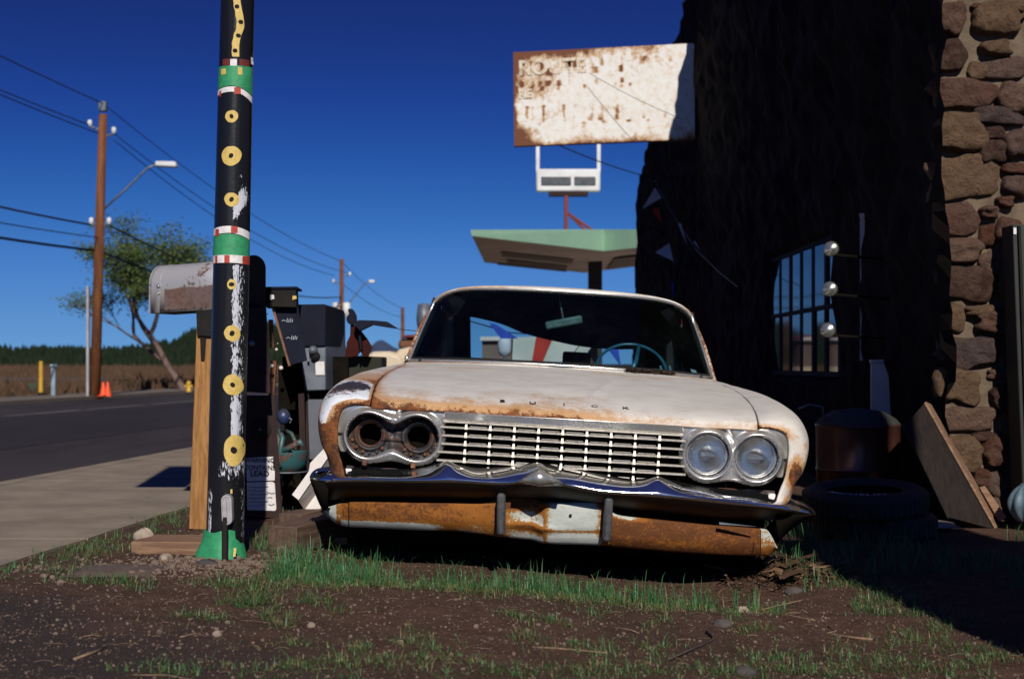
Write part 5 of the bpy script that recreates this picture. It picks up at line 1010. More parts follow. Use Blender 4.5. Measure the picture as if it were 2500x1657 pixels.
def onwall(px, py, off=.26): Y = (2.385 - off) * F / (px - 1250); return at(px, py, Y)
e = empty('pennant_string', 'pale bunting hanging down the dark facade', 'bunting', tuple(onwall(1598, 440)), 'pennant strings')
adopt(e, MB().tube([onwall(a, b_) for a, b_ in [(1598, 440), (1640, 520), (1700, 610), (1756, 665), (1800, 700)]], .004, 5).build('cord', M['greymetal']))
for (tri, m) in (([(1568, 510), (1599, 458), (1615, 483)], 'pennantw'), ([(1600, 616), (1634, 594), (1644, 637)], 'pennantw'), ([(1656, 546), (1662, 545), (1676, 596)], 'pennantw'), ([(1594, 512), (1608, 508), (1614, 545)], 'pennantr'), ([(1692, 588), (1698, 590), (1708, 610)], 'pennantw'), ([(1640, 690), (1644, 690), (1645, 730)], 'pennantb')):
    q = [onwall(*p) for p in tri]; q = [Vector((p.x / p.y * q[1].y, q[1].y, CZ + (p.z - CZ) / p.y * q[1].y)) for p in q]; adopt(e, MB().prism(q, Vector((.0, .008, 0))).build('pennant', M[m], fixn=True))
# old cream truck
TR = empty('cream_truck', 'old cream truck with rusty cab parked beyond the crate', 'truck', (-2.0, 26.5, 0)); Yt = 26.0
def tq(nm, pts, Y, d, m, bev=.08): q = [at(x, y, Y) for x, y in pts]; return adopt(TR, MB().prism(q, Vector((0, d, 0))).build(nm, m, fixn=True, bevel=bev))
tq('fender', [(895, 866), (912, 858), (950, 857), (972, 864), (985, 874), (990, 940), (890, 940)], 26, 1.4, M['cream']); tq('bonnet', [(962, 862), (975, 852), (1000, 846), (1100, 846), (1130, 856), (1136, 940), (962, 940)], 26.1, 1.8, M['cream']); tq('cab', [(972, 830), (980, 827), (1080, 827), (1092, 832), (1095, 852), (971, 852)], 27.9, 1.3, M['rust']); tq('cab_roof', [(978, 824), (992, 817), (1065, 816), (1085, 824)], 27.8, 1.6, M['darkred'], .03); adopt(TR, MB().lathe([(0, .05), (.12, .03), (.14, 0)], tuple(at(930, 925, 25.98)), 14, Rf).build('headlight', M['glass']))
for x_ in (-2.4, -1.05): adopt(TR, MB().lathe([(.01, -.1), (.36, -.1), (.38, 0), (.36, .1), (.01, .1)], (x_, 26.8, .30), 20, Matrix.Rotation(math.radians(90), 4, 'Y')).build('wheel', M['tyre']))
st = empty('steel_post', 'thin pale post far behind the scrap bird', 'post', tuple(at(1026, 850, 24))); adopt(st, MB().lathe([(0, .50), (.10, .48), (.13, .25), (.10, 0), (0, 0)], tuple(at(1035, 812, 24)), 12).build('tank', M['greymetal'], smooth=True)); adopt(st, MB().tube([at(1035, 812, 24), at(1035, 930, 24)], .05, 8).build('leg', M['rust'])); st['label'] = 'small grey tank on a rusty leg by the windscreen pillar'; st['category'] = 'tank'; st.name = 'grey_tank'
# ------------------------------------------------------------------ roadside in the distance
def utility_pole(base, zt, r, label, lamp=None, arms=(), extra=None, lean=0.0):
    e = empty('utility_pole', label, 'utility pole', base, 'utility poles along the road'); b_ = Vector(base); top = b_ + Vector((lean, 0, zt))
    adopt(e, MB().tube([b_ - Vector((0, 0, .3)), b_.lerp(top, .5), top], [r * 1.12, r, r * .85], 12).build('shaft', M['utility'], smooth=True))
    for (zz, dx, dz) in arms:
        p = b_.lerp(top, zz / zt); q = p + Vector((dx, 0, dz)); a = adopt(e, MB().tube([p, q], .03, 6).build('arm', M['greymetal'])); i_ = MB().lathe([(0, .16), (.05, .14), (.06, .05), (.03, 0)], tuple(q), 10).build('insulator', M['framewhite'], smooth=True); adopt(e, i_)
    if lamp:
        zz, dx, dz, L = lamp; p = b_.lerp(top, zz / zt); q = p + Vector((dx, 0, dz)); k = p + (q - p) * .88 + Vector((-.05, 0, .05)); adopt(e, MB().tube([p, p.lerp(k, .5) + Vector((0, 0, -.02)), k, q], .028, 8).build('lamp_arm', M['greymetal'], smooth=True))
        adopt(e, MB().hexa([q + Vector((0, -.12, -.05)), q + Vector((L, -.12, -.07)), q + Vector((L * .95, -.12, .06)), q + Vector((0, -.12, .07))], [q + Vector((0, .12, -.05)), q + Vector((L, .12, -.07)), q + Vector((L * .95, .12, .06)), q + Vector((0, .12, .07))]).build('lamp_head', M['framewhite'], bevel=.03, fixn=True))
    return e, b_, top
u1, ub1, ut1 = utility_pole((at(231, 964, 33.5).x, 33.5, 0.0), 6.65, .115, 'brown wooden utility pole with a street lamp arm at far left', (4.35, 1.32, 1.12, .50), ((6.1, .27, .10), (6.25, -.30, .12), (4.05, -.2, .02), (4.05, .22, .02)), lean=.20)
adopt(u1, MB().box((ut1.x - .09, 33.42, 6.72), (ut1.x + .09, 33.58, 6.95)).build('top_insulator', M['greymetal'], bevel=.02))
adopt(u1, MB().box((ub1.x - .155, 33.36, 0), (ub1.x - .10, 33.46, 2.6)).build('lit_side_strip', simple('lit_side_pale_grey', (.34, .33, .36), None, 3, .7)))  # pale strip painting the sunlit side of the pole
u2, ub2, ut2 = utility_pole((at(834, 888, 60).x, 60, 0), 5.2, .10, 'distant utility pole with white transformers and a lamp', (3.0, 1.15, 1.25, .25), ((4.5, .35, 0), (4.2, -.35, 0)))
for dx in (-.22, .22): adopt(u2, MB().lathe([(0, .62), (.15, .60), (.16, 0), (0, 0)], (ub2.x + dx, 59.9, 2.75), 14).build('transformer', M['framewhite'], smooth=True))
u3, ub3, ut3 = utility_pole((at(983, 880, 80).x, 80, 0), 3.95, .11, 'farthest short utility pole above the scrap bird wing', None)
WG = 'overhead wires along the road'
def wire(label, p, q, sag, r=.014):
    pts = [Vector(p).lerp(Vector(q), t) - Vector((0, 0, sag * 4 * t * (1 - t))) for t in np.linspace(0, 1, 24)]; o = MB().tube(pts, r, 5).build('overhead_wire', M['wire'], smooth=True); tag(o, label, 'wire', WG)
def prevp(z, dx=0): return (-12.9 + RD * 3 + dx, 3, z)
w1 = lambda z, dx=0: (ub1.x + .20 * z / 6.65 + dx, 33.5, z); w2 = lambda z, dx=0: (ub2.x + dx, 60, z)
wire('topmost wire running to the top of the left utility pole', prevp(7.6), w1(6.9), .25); wire('second wire from the top reaching the upper left arm', prevp(7.2, -.3), w1(6.4, -.32), .35); wire('third wire just under the second one', prevp(6.95, .3), w1(6.2, -.1), .35)
wire('upper of the thick low cables left of the utility pole', prevp(4.9), w1(4.05, -.2), .45, .024); wire('middle thin low cable left of the utility pole', prevp(4.3), w1(3.75), .45, .013); wire('lowest thick cable left of the utility pole', prevp(4.25), w1(3.45, -.1), .5, .030)
wire('topmost wire running right from the utility pole top', w1(6.9), w2(5.1), .4, .011); wire('wire running right from the short upper arm', w1(6.2, .27), w2(4.6, .3), .5, .011); wire('wire just below it towards the distant pole', w1(6.05, .27), w2(4.5, -.3), .5, .011)
wire('thick cable running right from the crossarm into the tree', w1(4.05, .22), w2(3.6), .55, .024); wire('lowest cable running right from the pole into the tree', w1(3.45), w2(3.2), .5, .026)
wire('highest wire between the two distant poles', w2(5.1), (ub3.x, 80, 3.9), .25, .012); wire('lower wire between the two distant poles', w2(4.2), (ub3.x, 80, 3.4), .25, .012)
wire('dark wire passing below the rusted sign to the facade', at(1300, 325, 19.2), at(1576, 430, 25.4), .05, .010); wire('thin wire crossing in front of the rusted sign face', at(1440, 180, 18.3), at(1668, 292, 17.6), .03, .0035)
# tree
rt = random.Random(21); TB = Vector((at(450, 948, 42).x, 42, 0))
tree = empty('leafy_tree', 'leaning spring tree with sparse green crown across the road', 'tree', tuple(TB)); tb = MB(); tips = []
def branch(p, d, L, r, depth):
    n = 4; pts = [p]; q = p.copy(); dd = d.copy()
    for i in range(n): dd = (dd + Vector((rt.uniform(-.16, .16), rt.uniform(-.16, .16), rt.uniform(-.06, .12)))).normalized(); q = q + dd * L / n; pts.append(q.copy())
    tb.tube(pts, [r * (1 - .4 * i / n) for i in range(n + 1)], 6 if depth < 3 else 4, cap=False)
    if depth >= 3: tips.extend(pts[1:])
    if depth < 5:
        for k in range(rt.choice((2, 3, 3)) if depth else 4):
            a = rt.uniform(0, 6.28); s_ = rt.uniform(.45, .95); nd = (dd + Vector((math.cos(a) * s_, math.sin(a) * s_, rt.uniform(-.22, .35)))).normalized(); branch(pts[rt.choice((2, 3, 4, 4))], nd, L * rt.uniform(.58, .82), r * .58, depth + 1)
branch(TB, Vector((-.40, 0, .90)).normalized(), 1.75, .095, 0)
adopt(tree, tb.build('trunk', M['treebark'], smooth=True)); lb = MB(); tone = []
cands = []
for p in tips:
    for _ in range(20):
        q = p + Vector((rt.gauss(0, .17), rt.gauss(0, .2), rt.gauss(0, .14)))
        green = float(sstep(1.9, 3.2, q.z)); 
        if rt.random() > .12 + .88 * green: continue
        cands.append(q)
rt.shuffle(cands)
for q in cands[:33000]:
    s_ = rt.uniform(.02, .042); a = Vector((rt.uniform(-1, 1), rt.uniform(-1, 1), rt.uniform(-1, 1))).normalized() * s_; b_ = a.cross(Vector((rt.uniform(-1, 1), rt.uniform(-1, 1), rt.uniform(-1, 1)))).normalized() * s_ * .6; lb.add([q - a, q + b_, q + a, q - b_], [(0, 1, 2, 3)]); t_ = rt.random(); tone += [t_] * 4
cr_ = lb.build('crown', M['leaf']); attr(cr_, 'tone', tone); adopt(tree, cr_); tree.scale = (1.36, 1.2, 1.03)
# street clutter across the road
def simple_thing(nm, label, cat, base, parts, group=None):
    e = empty(nm, label, cat, base, group)
    for pn, mb, m, kw in parts: adopt(e, mb.build(pn, m, **kw))
    return e
b1 = at(100, 960, 34); simple_thing('yellow_marker_post', 'yellow marker post standing left across the road', 'post', (b1.x, 34, 0), [('post', MB().lathe([(0, .80), (.05, .79), (.055, 0)], (b1.x, 34, 0.05), 12), M['yellowpost'], dict(smooth='auto')), ('base', MB().lathe([(.07, .10), (.075, 0)], (b1.x, 34, 0), 12), M['black'], {})])
b1 = at(131, 960, 34); simple_thing('grey_pedestal', 'pale blue-grey cable pedestal right of the yellow post', 'pedestal', (b1.x, 34, 0), [('post', MB().box((b1.x - .05, 33.95, 0), (b1.x + .05, 34.05, .76)), M['bluegrey'], dict(bevel=.01)), ('cap', MB().box((b1.x - .055, 33.9, .72), (b1.x + .10, 34.06, .77)), M['bluegrey'], {})])
for k, px in enumerate((252, 263)):
    c_ = at(px, 955, 33.0); simple_thing('traffic_cone', ('left' if k == 0 else 'right') + ' one of two orange cones beside the utility pole', 'cone', (c_.x, 33, 0), [('cone', MB().lathe([(.0, .32), (.025, .32), (.085, .02), (.085, 0)], (c_.x, 33, 0.04), 12), M['orange'], dict(smooth='auto')), ('base', MB().box((c_.x - .10, 32.9, .031), (c_.x + .10, 33.1, .05)), M['orange'], {})], 'orange cones across the road')
c_ = at(461, 950, 39); simple_thing('fire_hydrant', 'small yellow fire hydrant at the foot of the tree', 'hydrant', (c_.x, 39, 0), [('barrel', MB().lathe([(0, .30), (.05, .28), (.07, .22), (.06, .20), (.06, .02), (.09, .0)], (c_.x, 39, 0.02), 12), M['yellowpost'], dict(smooth=True)), ('outlet', MB().tube([(c_.x - .11, 39, .17), (c_.x + .11, 39, .17)], .03, 8), M['yellowpost'], {})])
c_ = at(84, 955, 36); simple_thing('green_junction_box', 'dark green junction box behind the yellow marker post', 'box', (c_.x, 36, 0), [('body', MB().box((c_.x - .15, 35.9, 0), (c_.x + .15, 36.3, .30)), simple('dull_green', (.03, .05, .03), None, 2, .8), dict(bevel=.02))])
fe = empty('rail_fence', 'dark low rail fence at the far left of the field', 'fence', (-15, 38, 0))
for i in range(8):
    x = -21 + i * 1.35; adopt(fe, MB().box((x - .05, 40, 0), (x + .05, 40.1, .42)).build('fence_post', M['greywood']))
for zz in (.18, .36): adopt(fe, MB().box((-21.2, 39.98, zz - .03), (-11.4, 40.02, zz + .03)).build('rail', M['greywood']))
# canopy of the filling station
CS = 1.36      # it stands well behind the end of the stone building
CN = empty('station_canopy', 'mint green filling station canopy standing behind the car roof', 'canopy', (2.2, 36.7, 0))
Zc = 2.68; L1 = at(1152, 576, 21.1 * CS); C1_ = at(1475, 613, 24 * CS); R1 = at(1640, 596, 22.6 * CS); 
def zz_(p, z): return Vector((p.x, p.y, z))
BL = at(1183, 641, 26.7 * CS); BC = at(1426, 666, 29.7 * CS); BR = at(1640, 640, 28.5 * CS)
topf = [at(1149, 561, 21.1 * CS), at(1475, 560, 24 * CS), at(1640, 560, 22.6 * CS)]; botf = [L1, C1_, R1]
fas = adopt(CN, MB().add([*topf, *botf, *[p + Vector((0, .06, 0)) for p in topf], *[p + Vector((0, .06, 0)) for p in botf]], [(3, 4, 1, 0), (4, 5, 2, 1), (6, 7, 10, 9), (7, 8, 11, 10), (0, 1, 7, 6), (1, 2, 8, 7)]).build('fascia', M['mint'], fixn=True))
top2 = [Vector((p.x, p.y, topf[0].z)) for p in (BL, BC, BR)]
so = adopt(CN, MB().add([L1, C1_, R1, BL, BC, BR], [(0, 3, 4, 1), (1, 4, 5, 2)]).build('soffit', M['soffit'])); adopt(CN, MB().add([*[p + Vector((0, .02, .0)) for p in topf], BL + Vector((0, 0, .2)), BC + Vector((0, 0, .3)), BR + Vector((0, 0, .3)), BL, BC, BR, *botf], [(0, 1, 4, 3), (1, 2, 5, 4), (3, 4, 7, 6), (4, 5, 8, 7), (0, 3, 6, 9)]).build('roof_deck', M['mint']))
def on_soffit(u, v, dz=-.012):   # u 0..1 along, v 0..1 front to back
    a = L1.lerp(C1_, u) if u <= 1 else C1_.lerp(R1, u - 1); b_ = BL.lerp(BC, u) if u <= 1 else BC.lerp(BR, u - 1); return a.lerp(b_, v) + Vector((0, 0, dz))
for (u0, u1_, v0, v1) in ((.18, .80, .40, .58), (.22, .78, .70, .86), (.12, .80, .93, .99), (1.25, 1.9, .35, .9)):
    q0 = [on_soffit(u0, v0), on_soffit(u1_, v0), on_soffit(u1_, v1), on_soffit(u0, v1)]; adopt(CN, MB().prism(q0, Vector((0, 0, -.02))).build('light_recess', M['soffitdark'], fixn=True))
a = at(1453, 700, 26.5 * CS); adopt(CN, MB().box((a.x - .17, 26.4 * CS, -.2), (a.x + .17, 26.66 * CS, at(1453, 612, 26.5 * CS).z)).build('column', simple('dark_column', (.03, .025, .025), None, 2, .8), bevel=.01))
# sign frame on the canopy roof
SF = empty('white_sign_frame', 'white box sign with two dark panels on a red post', 'sign', tuple(at(1382, 560, 25.5 * CS))); Y_ = 25.5 * CS
a, b_ = at(1309, 468, Y_), at(1466, 412, Y_); body = adopt(SF, MB().box((a.x, Y_, a.z), (b_.x, Y_ + .22, b_.z)).build('housing', M['framewhite'], bevel=.05))
for (x0, x1) in ((1321, 1394), (1402, 1454)):
    a, b_ = at(x0, 453, Y_), at(x1, 432, Y_); adopt(SF, MB().box((a.x, Y_ - .03, a.z), (b_.x, Y_ + .01, b_.z)).build('panel', simple('dark_slatted_panel', (.06, .07, .085), (.03, .035, .045), 6, .6), bevel=.03))
for px in (1313, 1462): a, b_ = at(px, 420, Y_), at(px, 342, Y_); adopt(SF, MB().box((a.x - .043, Y_ + .02, a.z), (a.x + .043, Y_ + .09, b_.z)).build('upright', M['framewhite']))
a, b_ = at(1340, 478, Y_), at(1436, 467, Y_); adopt(SF, MB().box((a.x, Y_ - .01, a.z), (b_.x, Y_ + .25, b_.z)).build('base_tray', M['darkbrown']))
adopt(SF, MB().tube([at(1382, 478, Y_), at(1382, 570, Y_)], .052, 8).build('post', M['redpaint'])); 
for px in (1428, 1446): adopt(SF, MB().tube([at(1386, 520, Y_), at(px, 562, Y_ + .2)], .034, 6).build('brace', M['redpaint']))
# rusted sign fixed to the building
RS = empty('rusted_sign', 'large rusted white sign board sticking out from the building', 'sign', tuple(at(1690, 345, 18.5))); cr4 = [at(1253, 128, 18.5), at(1696, 106, 18.5), at(1696, 340, 18.5), at(1255, 357, 18.5)]
n, m_ = 160, 70; P = []; R = []
for j in range(m_ + 1):
    row = []
    for i in range(n + 1):
        u, v = i / n, j / m_; p = cr4[0].lerp(cr4[1], u).lerp(cr4[3].lerp(cr4[2], u), v); row.append(tuple(p + Vector((0, .006 * nz(u * 4, v * 3), 0))))
        e_ = min(u * 1.9, (1 - u) * 1.9 + .05, v, 1 - v); R.append(.03 + 1.0 * math.exp(-min(u * 1.9, 9) / .035) + .85 * math.exp(-v / .07) * float(sstep(1.1, .4, u)) + .65 * math.exp(-(1 - v) / .05) + .55 * math.exp(-((u - .04) ** 2 / .004 + (v - .92) ** 2 / .02)) + .42 * math.exp(-((u - .12) ** 2 / .006 + (v - .42) ** 2 / .008)) + .25 * math.exp(-((u - .40) ** 2 / .004 + (v - .19) ** 2 / .006)) + .25 * math.exp(-((u - .52) ** 2 / .01 + (v - .66) ** 2 / .006)) + .32 * float(sstep(.5, .1, u)) * float(sstep(.5, .2, v)) + 1.3 * (.10 < v < .27 or .32 < v < .42 or .58 < v < .80) * max(0, nz(u * 34, int(v * 5.2) * 3.7, v * 3) - .08) * float(sstep(.95, .6, u)))
    P.append(row)
fc = adopt(RS, MB().grid(P[::-1]).build('face', M['signface'], smooth=True)); R = np.array(R).reshape(m_ + 1, n + 1)[::-1]; attr(fc, 'rust', R)
adopt(RS, MB().prism([p + Vector((0, .012, 0)) for p in cr4], Vector((0, .10, 0))).build('backing', M['rust'], fixn=True))
sl = math.atan2((cr4[1] - cr4[0]).z, (cr4[1] - cr4[0]).x)
for (t_, px, py, s_) in (('ROUTE', 1266, 184, 44), ('RE', 1266, 240, 26)):
    o = text_mesh('faded_lettering', t_, s_ / F * 18.5 * 1.15, M['signletter'], None, 0.0, Matrix.Translation(at(px, py, 18.490)) @ Matrix.Rotation(-sl, 4, 'Y') @ Matrix.Rotation(math.radians(90), 4, 'X'), align='LEFT', spacing=1.02, bold=.008); adopt(RS, o)

# ------------------------------------------------------------------ things by the building
for k, (px, py, w) in enumerate(((2030, 608, 1.15), (2027, 706, 1.0), (2022, 806, 1.0))):
    Y = 8.9; c_ = at(px, py, Y); e = empty('wall_lamp', ('uppermost', 'middle', 'lowest')[k] + ' of three round chrome lamps down the dark facade', 'lamp', tuple(c_), 'chrome lamps on the facade'); Mr = Matrix.Rotation(math.radians(90), 4, 'X') @ Matrix.Rotation(math.radians(0), 4, 'Y')
    adopt(e, MB().lathe([(0, -.048), (.026, -.04), (.044, -.018), (.049, .01), (.047, .022), (.044, .025)], tuple(c_), 24, Matrix.Rotation(math.radians(-25), 4, 'Z') @ Mr).build('shell', M['lampshell'], smooth=True)); adopt(e, MB().lathe([(0, .040), (.026, .035), (.044, .022)], tuple(c_), 24, Matrix.Rotation(math.radians(-25), 4, 'Z') @ Mr).build('lens', M['lampshell'], smooth=True))
    adopt(e, MB().tube([c_ + Vector((.01, .05, -.03)), Vector((FX + .03, Y + .22, c_.z - .05))], .009, 6).build('bracket', M['void']))
# white scalloped board
q = []
for t in np.linspace(0, 1, 30): q.append(at(2099 + 1 * math.sin(t * 3), lerp(523, 880, t), 9.72))
rgt = [at(2113 + 3.2 * math.sin(t * 22), lerp(880, 523, t), 9.72) + Vector((.018, 0, 0)) for t in np.linspace(0, 1, 30)]
e = empty('scalloped_board', 'narrow pale board with a scalloped edge beside the window', 'board', tuple(q[-1])); adopt(e, MB().prism(q + rgt, Vector((.01, .03, 0))).build('panel', M['greyboard'], fixn=True)); adopt(e, MB().prism([at(2098, 521, 9.71), at(2117, 521, 9.71), at(2117, 530, 9.71), at(2098, 530, 9.71)], Vector((0, -.01, 0))).build('cap', M['greyboard']))
e = empty('upright_board', 'upright grey board standing behind the barrel', 'panel', tuple(at(2155, 1020, 8.95))); q0 = [at(2128, 886, 8.95), at(2187, 886, 8.95), at(2186, 1180, 8.95), at(2128, 1180, 8.95)]; adopt(e, MB().prism(q0, Vector((0, .03, 0))).build('sheet', M['greyboard'], fixn=True)); q0 = [at(2127, 878, 8.94), at(2188, 878, 8.94), at(2188, 885, 8.94), at(2127, 885, 8.94)]; adopt(e, MB().prism(q0, Vector((0, .05, 0))).build('top_rail', M['greyboard'], fixn=True))
# barrel
BX, BY = at(2094, 0, 8.2).x, 8.2; e = empty('rusty_barrel', 'rust-brown barrel with a dull domed lid beside the car', 'barrel', (BX, BY, -.1)); r = .235; zt_ = at(0, 1034, 8.2).z
adopt(e, MB().lathe([(r * .96, -.12), (r, -.08), (r, zt_ - .27), (r + .006, zt_ - .26), (r, zt_ - .25), (r + .004, zt_ - .02), (r + .008, zt_ - .01), (r + .004, zt_)], (BX, BY, 0), 48).build('drum', M['barrel'], smooth='auto')); adopt(e, MB().lathe([(r + .006, zt_), (r - .02, zt_ + .03), (r * .6, zt_ + .075), (.02, zt_ + .09), (0, zt_ + .09)], (BX, BY, 0), 40).build('lid', M['barrellid'], smooth=True))
adopt(e, MB().tube([Vector((BX - .20, 8.15, zt_ - .02)), Vector((BX - .22, 8.12, zt_ + .10)), Vector((BX - .30, 8.1, zt_ + .115)), Vector((BX - .36, 8.1, zt_ + .09))], .006, 6).build('wire_handle', M['greymetal'], smooth=True))
# tyres
def tyre(name, label, c_, R_, w, tilt, group):
    e = empty(name, label, 'tyre', tuple(c_), group); Mt = Matrix.Rotation(tilt[0], 4, 'X') @ Matrix.Rotation(tilt[1], 4, 'Y'); ro = R_; ri = R_ * .60
    prof = [(ri, -w * .32), (ri + .01, -w * .42), (ri + .035, -w * .5), (ro * .86, -w * .5), (ro * .95, -w * .40), (ro, -w * .25), (ro, w * .25), (ro * .95, w * .40), (ro * .86, w * .5), (ri + .035, w * .5), (ri + .01, w * .42), (ri, w * .32)]
    adopt(e, MB().lathe(prof, tuple(c_), 56, Mt).build('casing', M['tyre'], smooth=True)); tr = []
    for k in range(56):
        a = 2 * math.pi * k / 56; Mk = Matrix.Translation(c_) @ Mt @ Matrix.Rotation(a, 4, 'Z'); tr.append(Mk)
    tm = MB()
    for Mk in tr: tm.box((ro - .002, -.011, -w * .30), (ro + .003, .011, w * .30), Mk)
    tag(adopt(e, tm.build('tread', M['tyre'])), kind='stuff'); return e, Mt
tc_ = Vector((at(2112, 0, 7.3).x, 7.3, .085)); te, Mt = tyre('worn_tyre', 'black tyre with white raised lettering lying beside the bumper', tc_, .315, .13, (math.radians(5), math.radians(-2)), 'tyres by the barrel')
tyre('worn_tyre', 'lower black tyre half hidden in grass under the lettered one', Vector((tc_.x + .06, 7.34, -.045)), .31, .14, (0, 0), 'tyres by the barrel')
Ml = Matrix.Translation(tc_) @ Mt; Rt = .258
def wrapt(c): a = -math.pi / 2 - .20 + c.x / Rt; rr = Rt + (c.y - .0); return (math.cos(a) * (Rt - 0 + 0) * 1.0 if False else math.cos(a) * (2 * Rt - rr), math.sin(a) * (2 * Rt - rr), .0715 + .001)
def wrapt(c): a = -math.pi / 2 - .42 + c.x / Rt; rr = Rt - c.y + .016; return (math.cos(a) * rr, math.sin(a) * rr, .0725)
o = text_mesh('tyre_lettering', 'MICHELIN', .062, simple('white_tyre_letters', (.48, .49, .55), (.30, .31, .36), 60, .8), None, 0, Ml, warp=wrapt, bold=.0008, spacing=1.12); adopt(te, o)
# leaning plank crate
e = empty('leaning_crate', 'weathered wooden box leaning against the stone wall foot', 'crate', tuple(at(2423, 1284, 7.75))); A_, B_, C_, D_, E_ = at(2255, 986, 7.72), at(2209, 1038, 7.62), at(2286, 1205, 7.60), at(2316, 1262, 7.60), at(2423, 1290, 7.66)
q0 = [A_, B_, D_, E_]; adopt(e, MB().prism(q0, Vector((.02, .02, .0))).build('face_board', M['crate'], fixn=True)); G_ = at(2440, 1288, 7.78); H_ = at(2269, 990, 7.84); adopt(e, MB().prism([A_ + Vector((.002, 0, .006)), E_ + Vector((.012, 0, 0)), G_, H_], Vector((.010, .0, .008))).build('edge_board', M['board'], fixn=True)); adopt(e, MB().prism([B_, D_, D_ + Vector((.02, .16, .02)), B_ + Vector((.02, .16, .02))], Vector((0, 0, -.015))).build('side_board', M['crate'], fixn=True))
e = empty('split_board', 'dark splintered board lying at the wall foot', 'board', tuple(at(2450, 1262, 7.8))); adopt(e, MB().prism([at(2392, 1190, 7.75), at(2405, 1186, 7.75), at(2458, 1262, 7.72), at(2440, 1272, 7.72)], Vector((0, .02, 0))).build('plank', M['board'], fixn=True))
# ribbed blue jar and dark cabinet at the frame edge
c_ = at(2506, 1272, 7.55); e = empty('ribbed_blue_jar', 'round ribbed faded-blue jar at the right frame edge', 'jar', tuple(c_)); P = []
for t in np.linspace(0, 1, 16):
    zz = .19 * t; rr = .095 * math.sin(math.pi * (t * .86 + .08)) ** .6; P.append([(c_.x + rr * (1 + .06 * math.cos(10 * a)) * math.cos(a), c_.y + rr * (1 + .06 * math.cos(10 * a)) * math.sin(a), c_.z + zz) for a in np.linspace(0, 2 * math.pi, 81)])
adopt(e, MB().grid(P).build('body', M['slate'], smooth=True)); adopt(e, MB().lathe([(.035, .0), (.03, .015), (0, .018)], (c_.x, c_.y, c_.z + .185), 16).build('knob', M['slate'], smooth=True))
e = empty('dark_door', 'tall dark metal cabinet with a tiny white label at the right edge', 'cabinet', (2.72, 7.7, -.1)); q0 = [at(2472, 548, 7.7), at(2680, 548, 7.7), at(2690, 1290, 7.7), at(2500, 1290, 7.7)]; adopt(e, MB().prism(q0, Vector((0, .18, 0))).build('body', simple('blackened_green_steel', (.018, .022, .016), (.012, .014, .012), 4, .7), fixn=True, bevel=.006)); q0 = [at(2474, 556, 7.695), at(2481, 556, 7.695), at(2481, 572, 7.695), at(2474, 572, 7.695)]; adopt(e, MB().prism(q0, Vector((0, -.003, 0))).build('label_plate', M['paper'])); q0 = [at(2483, 552, 7.70), at(2489, 552, 7.70), at(2515, 1288, 7.70), at(2509, 1288, 7.70)]; adopt(e, MB().prism(q0, Vector((0, -.02, 0))).build('edge_trim', M['black'], fixn=True))
# added unseen plank hoarding, stepped to throw shadow on the lower right ground
H0 = empty('added_shade_hoarding', 'added shadow-casting plank hoarding on posts outside the frame at right', 'hoarding', (1.80, 2.3, -.1))
for k in range(9): adopt(H0, MB().box((1.78 + k * .26, 2.30 + .035 * (k % 2), -.2), (2.045 + k * .26, 2.33 + .035 * (k % 2), (4.75 if 1 <= k <= 3 else 3.34 if k == 4 else 3.05) + .05 * math.sin(k * 2.1))).build('plank', M['greywood']))
for x in (2.0, 3.8): adopt(H0, MB().box((x - .05, 2.34, -.2), (x + .05, 2.44, 2.9)).build('post', M['greywood']))
# ------------------------------------------------------------------ grass, pebbles, twigs, rocks
rg = random.Random(33)
gv, gf, gt, gd = [], [], [], []
def blade(x, y, h, w, lean, az, tone, dry, z0=None):
    z0 = ground_z(x, y) - .004 if z0 is None else z0; s_ = Vector((math.cos(az + 1.57), math.sin(az + 1.57), 0)) * w / 2; d = Vector((math.cos(az), math.sin(az), 0)); b = Vector((x, y, z0)); m1 = b + d * lean * h * .25 + Vector((0, 0, h * .5)); m2 = b + d * lean * h * .62 + Vector((0, 0, h * .82)); t = b + d * lean * h * 1.1 + Vector((0, 0, h * (1.02 - .25 * min(1, lean))))
    o = len(gv); gv.extend([tuple(b - s_), tuple(b + s_), tuple(m1 - s_ * .85), tuple(m1 + s_ * .85), tuple(m2 - s_ * .5), tuple(m2 + s_ * .5), tuple(t)]); gf.extend([(o, o+1, o+3, o+2), (o+2, o+3, o+5, o+4), (o+4, o+5, o+6)]); gt.extend([tone] * 7); gd.extend([dry] * 7)
def tuft(x, y, n, h, spread, tone=.2, dry=.1):
    for _ in range(n):
        a = rg.uniform(0, 6.28); r = spread * math.sqrt(rg.random()); hh = h * (rg.uniform(.3, 1.0) + .5 * rg.random() ** 4); blade(x + r * math.cos(a), y + r * math.sin(a), hh, rg.uniform(.0022, .0048) * (.6 + .4 * min(1, h / .08)), (rg.uniform(.05, .75) if h > .05 else rg.uniform(.3, 1.7)), a + rg.uniform(-1.2, 1.2), min(1, max(0, tone + rg.uniform(-.3, .35))), 1.0 if rg.random() < dry else rg.uniform(0, .15))
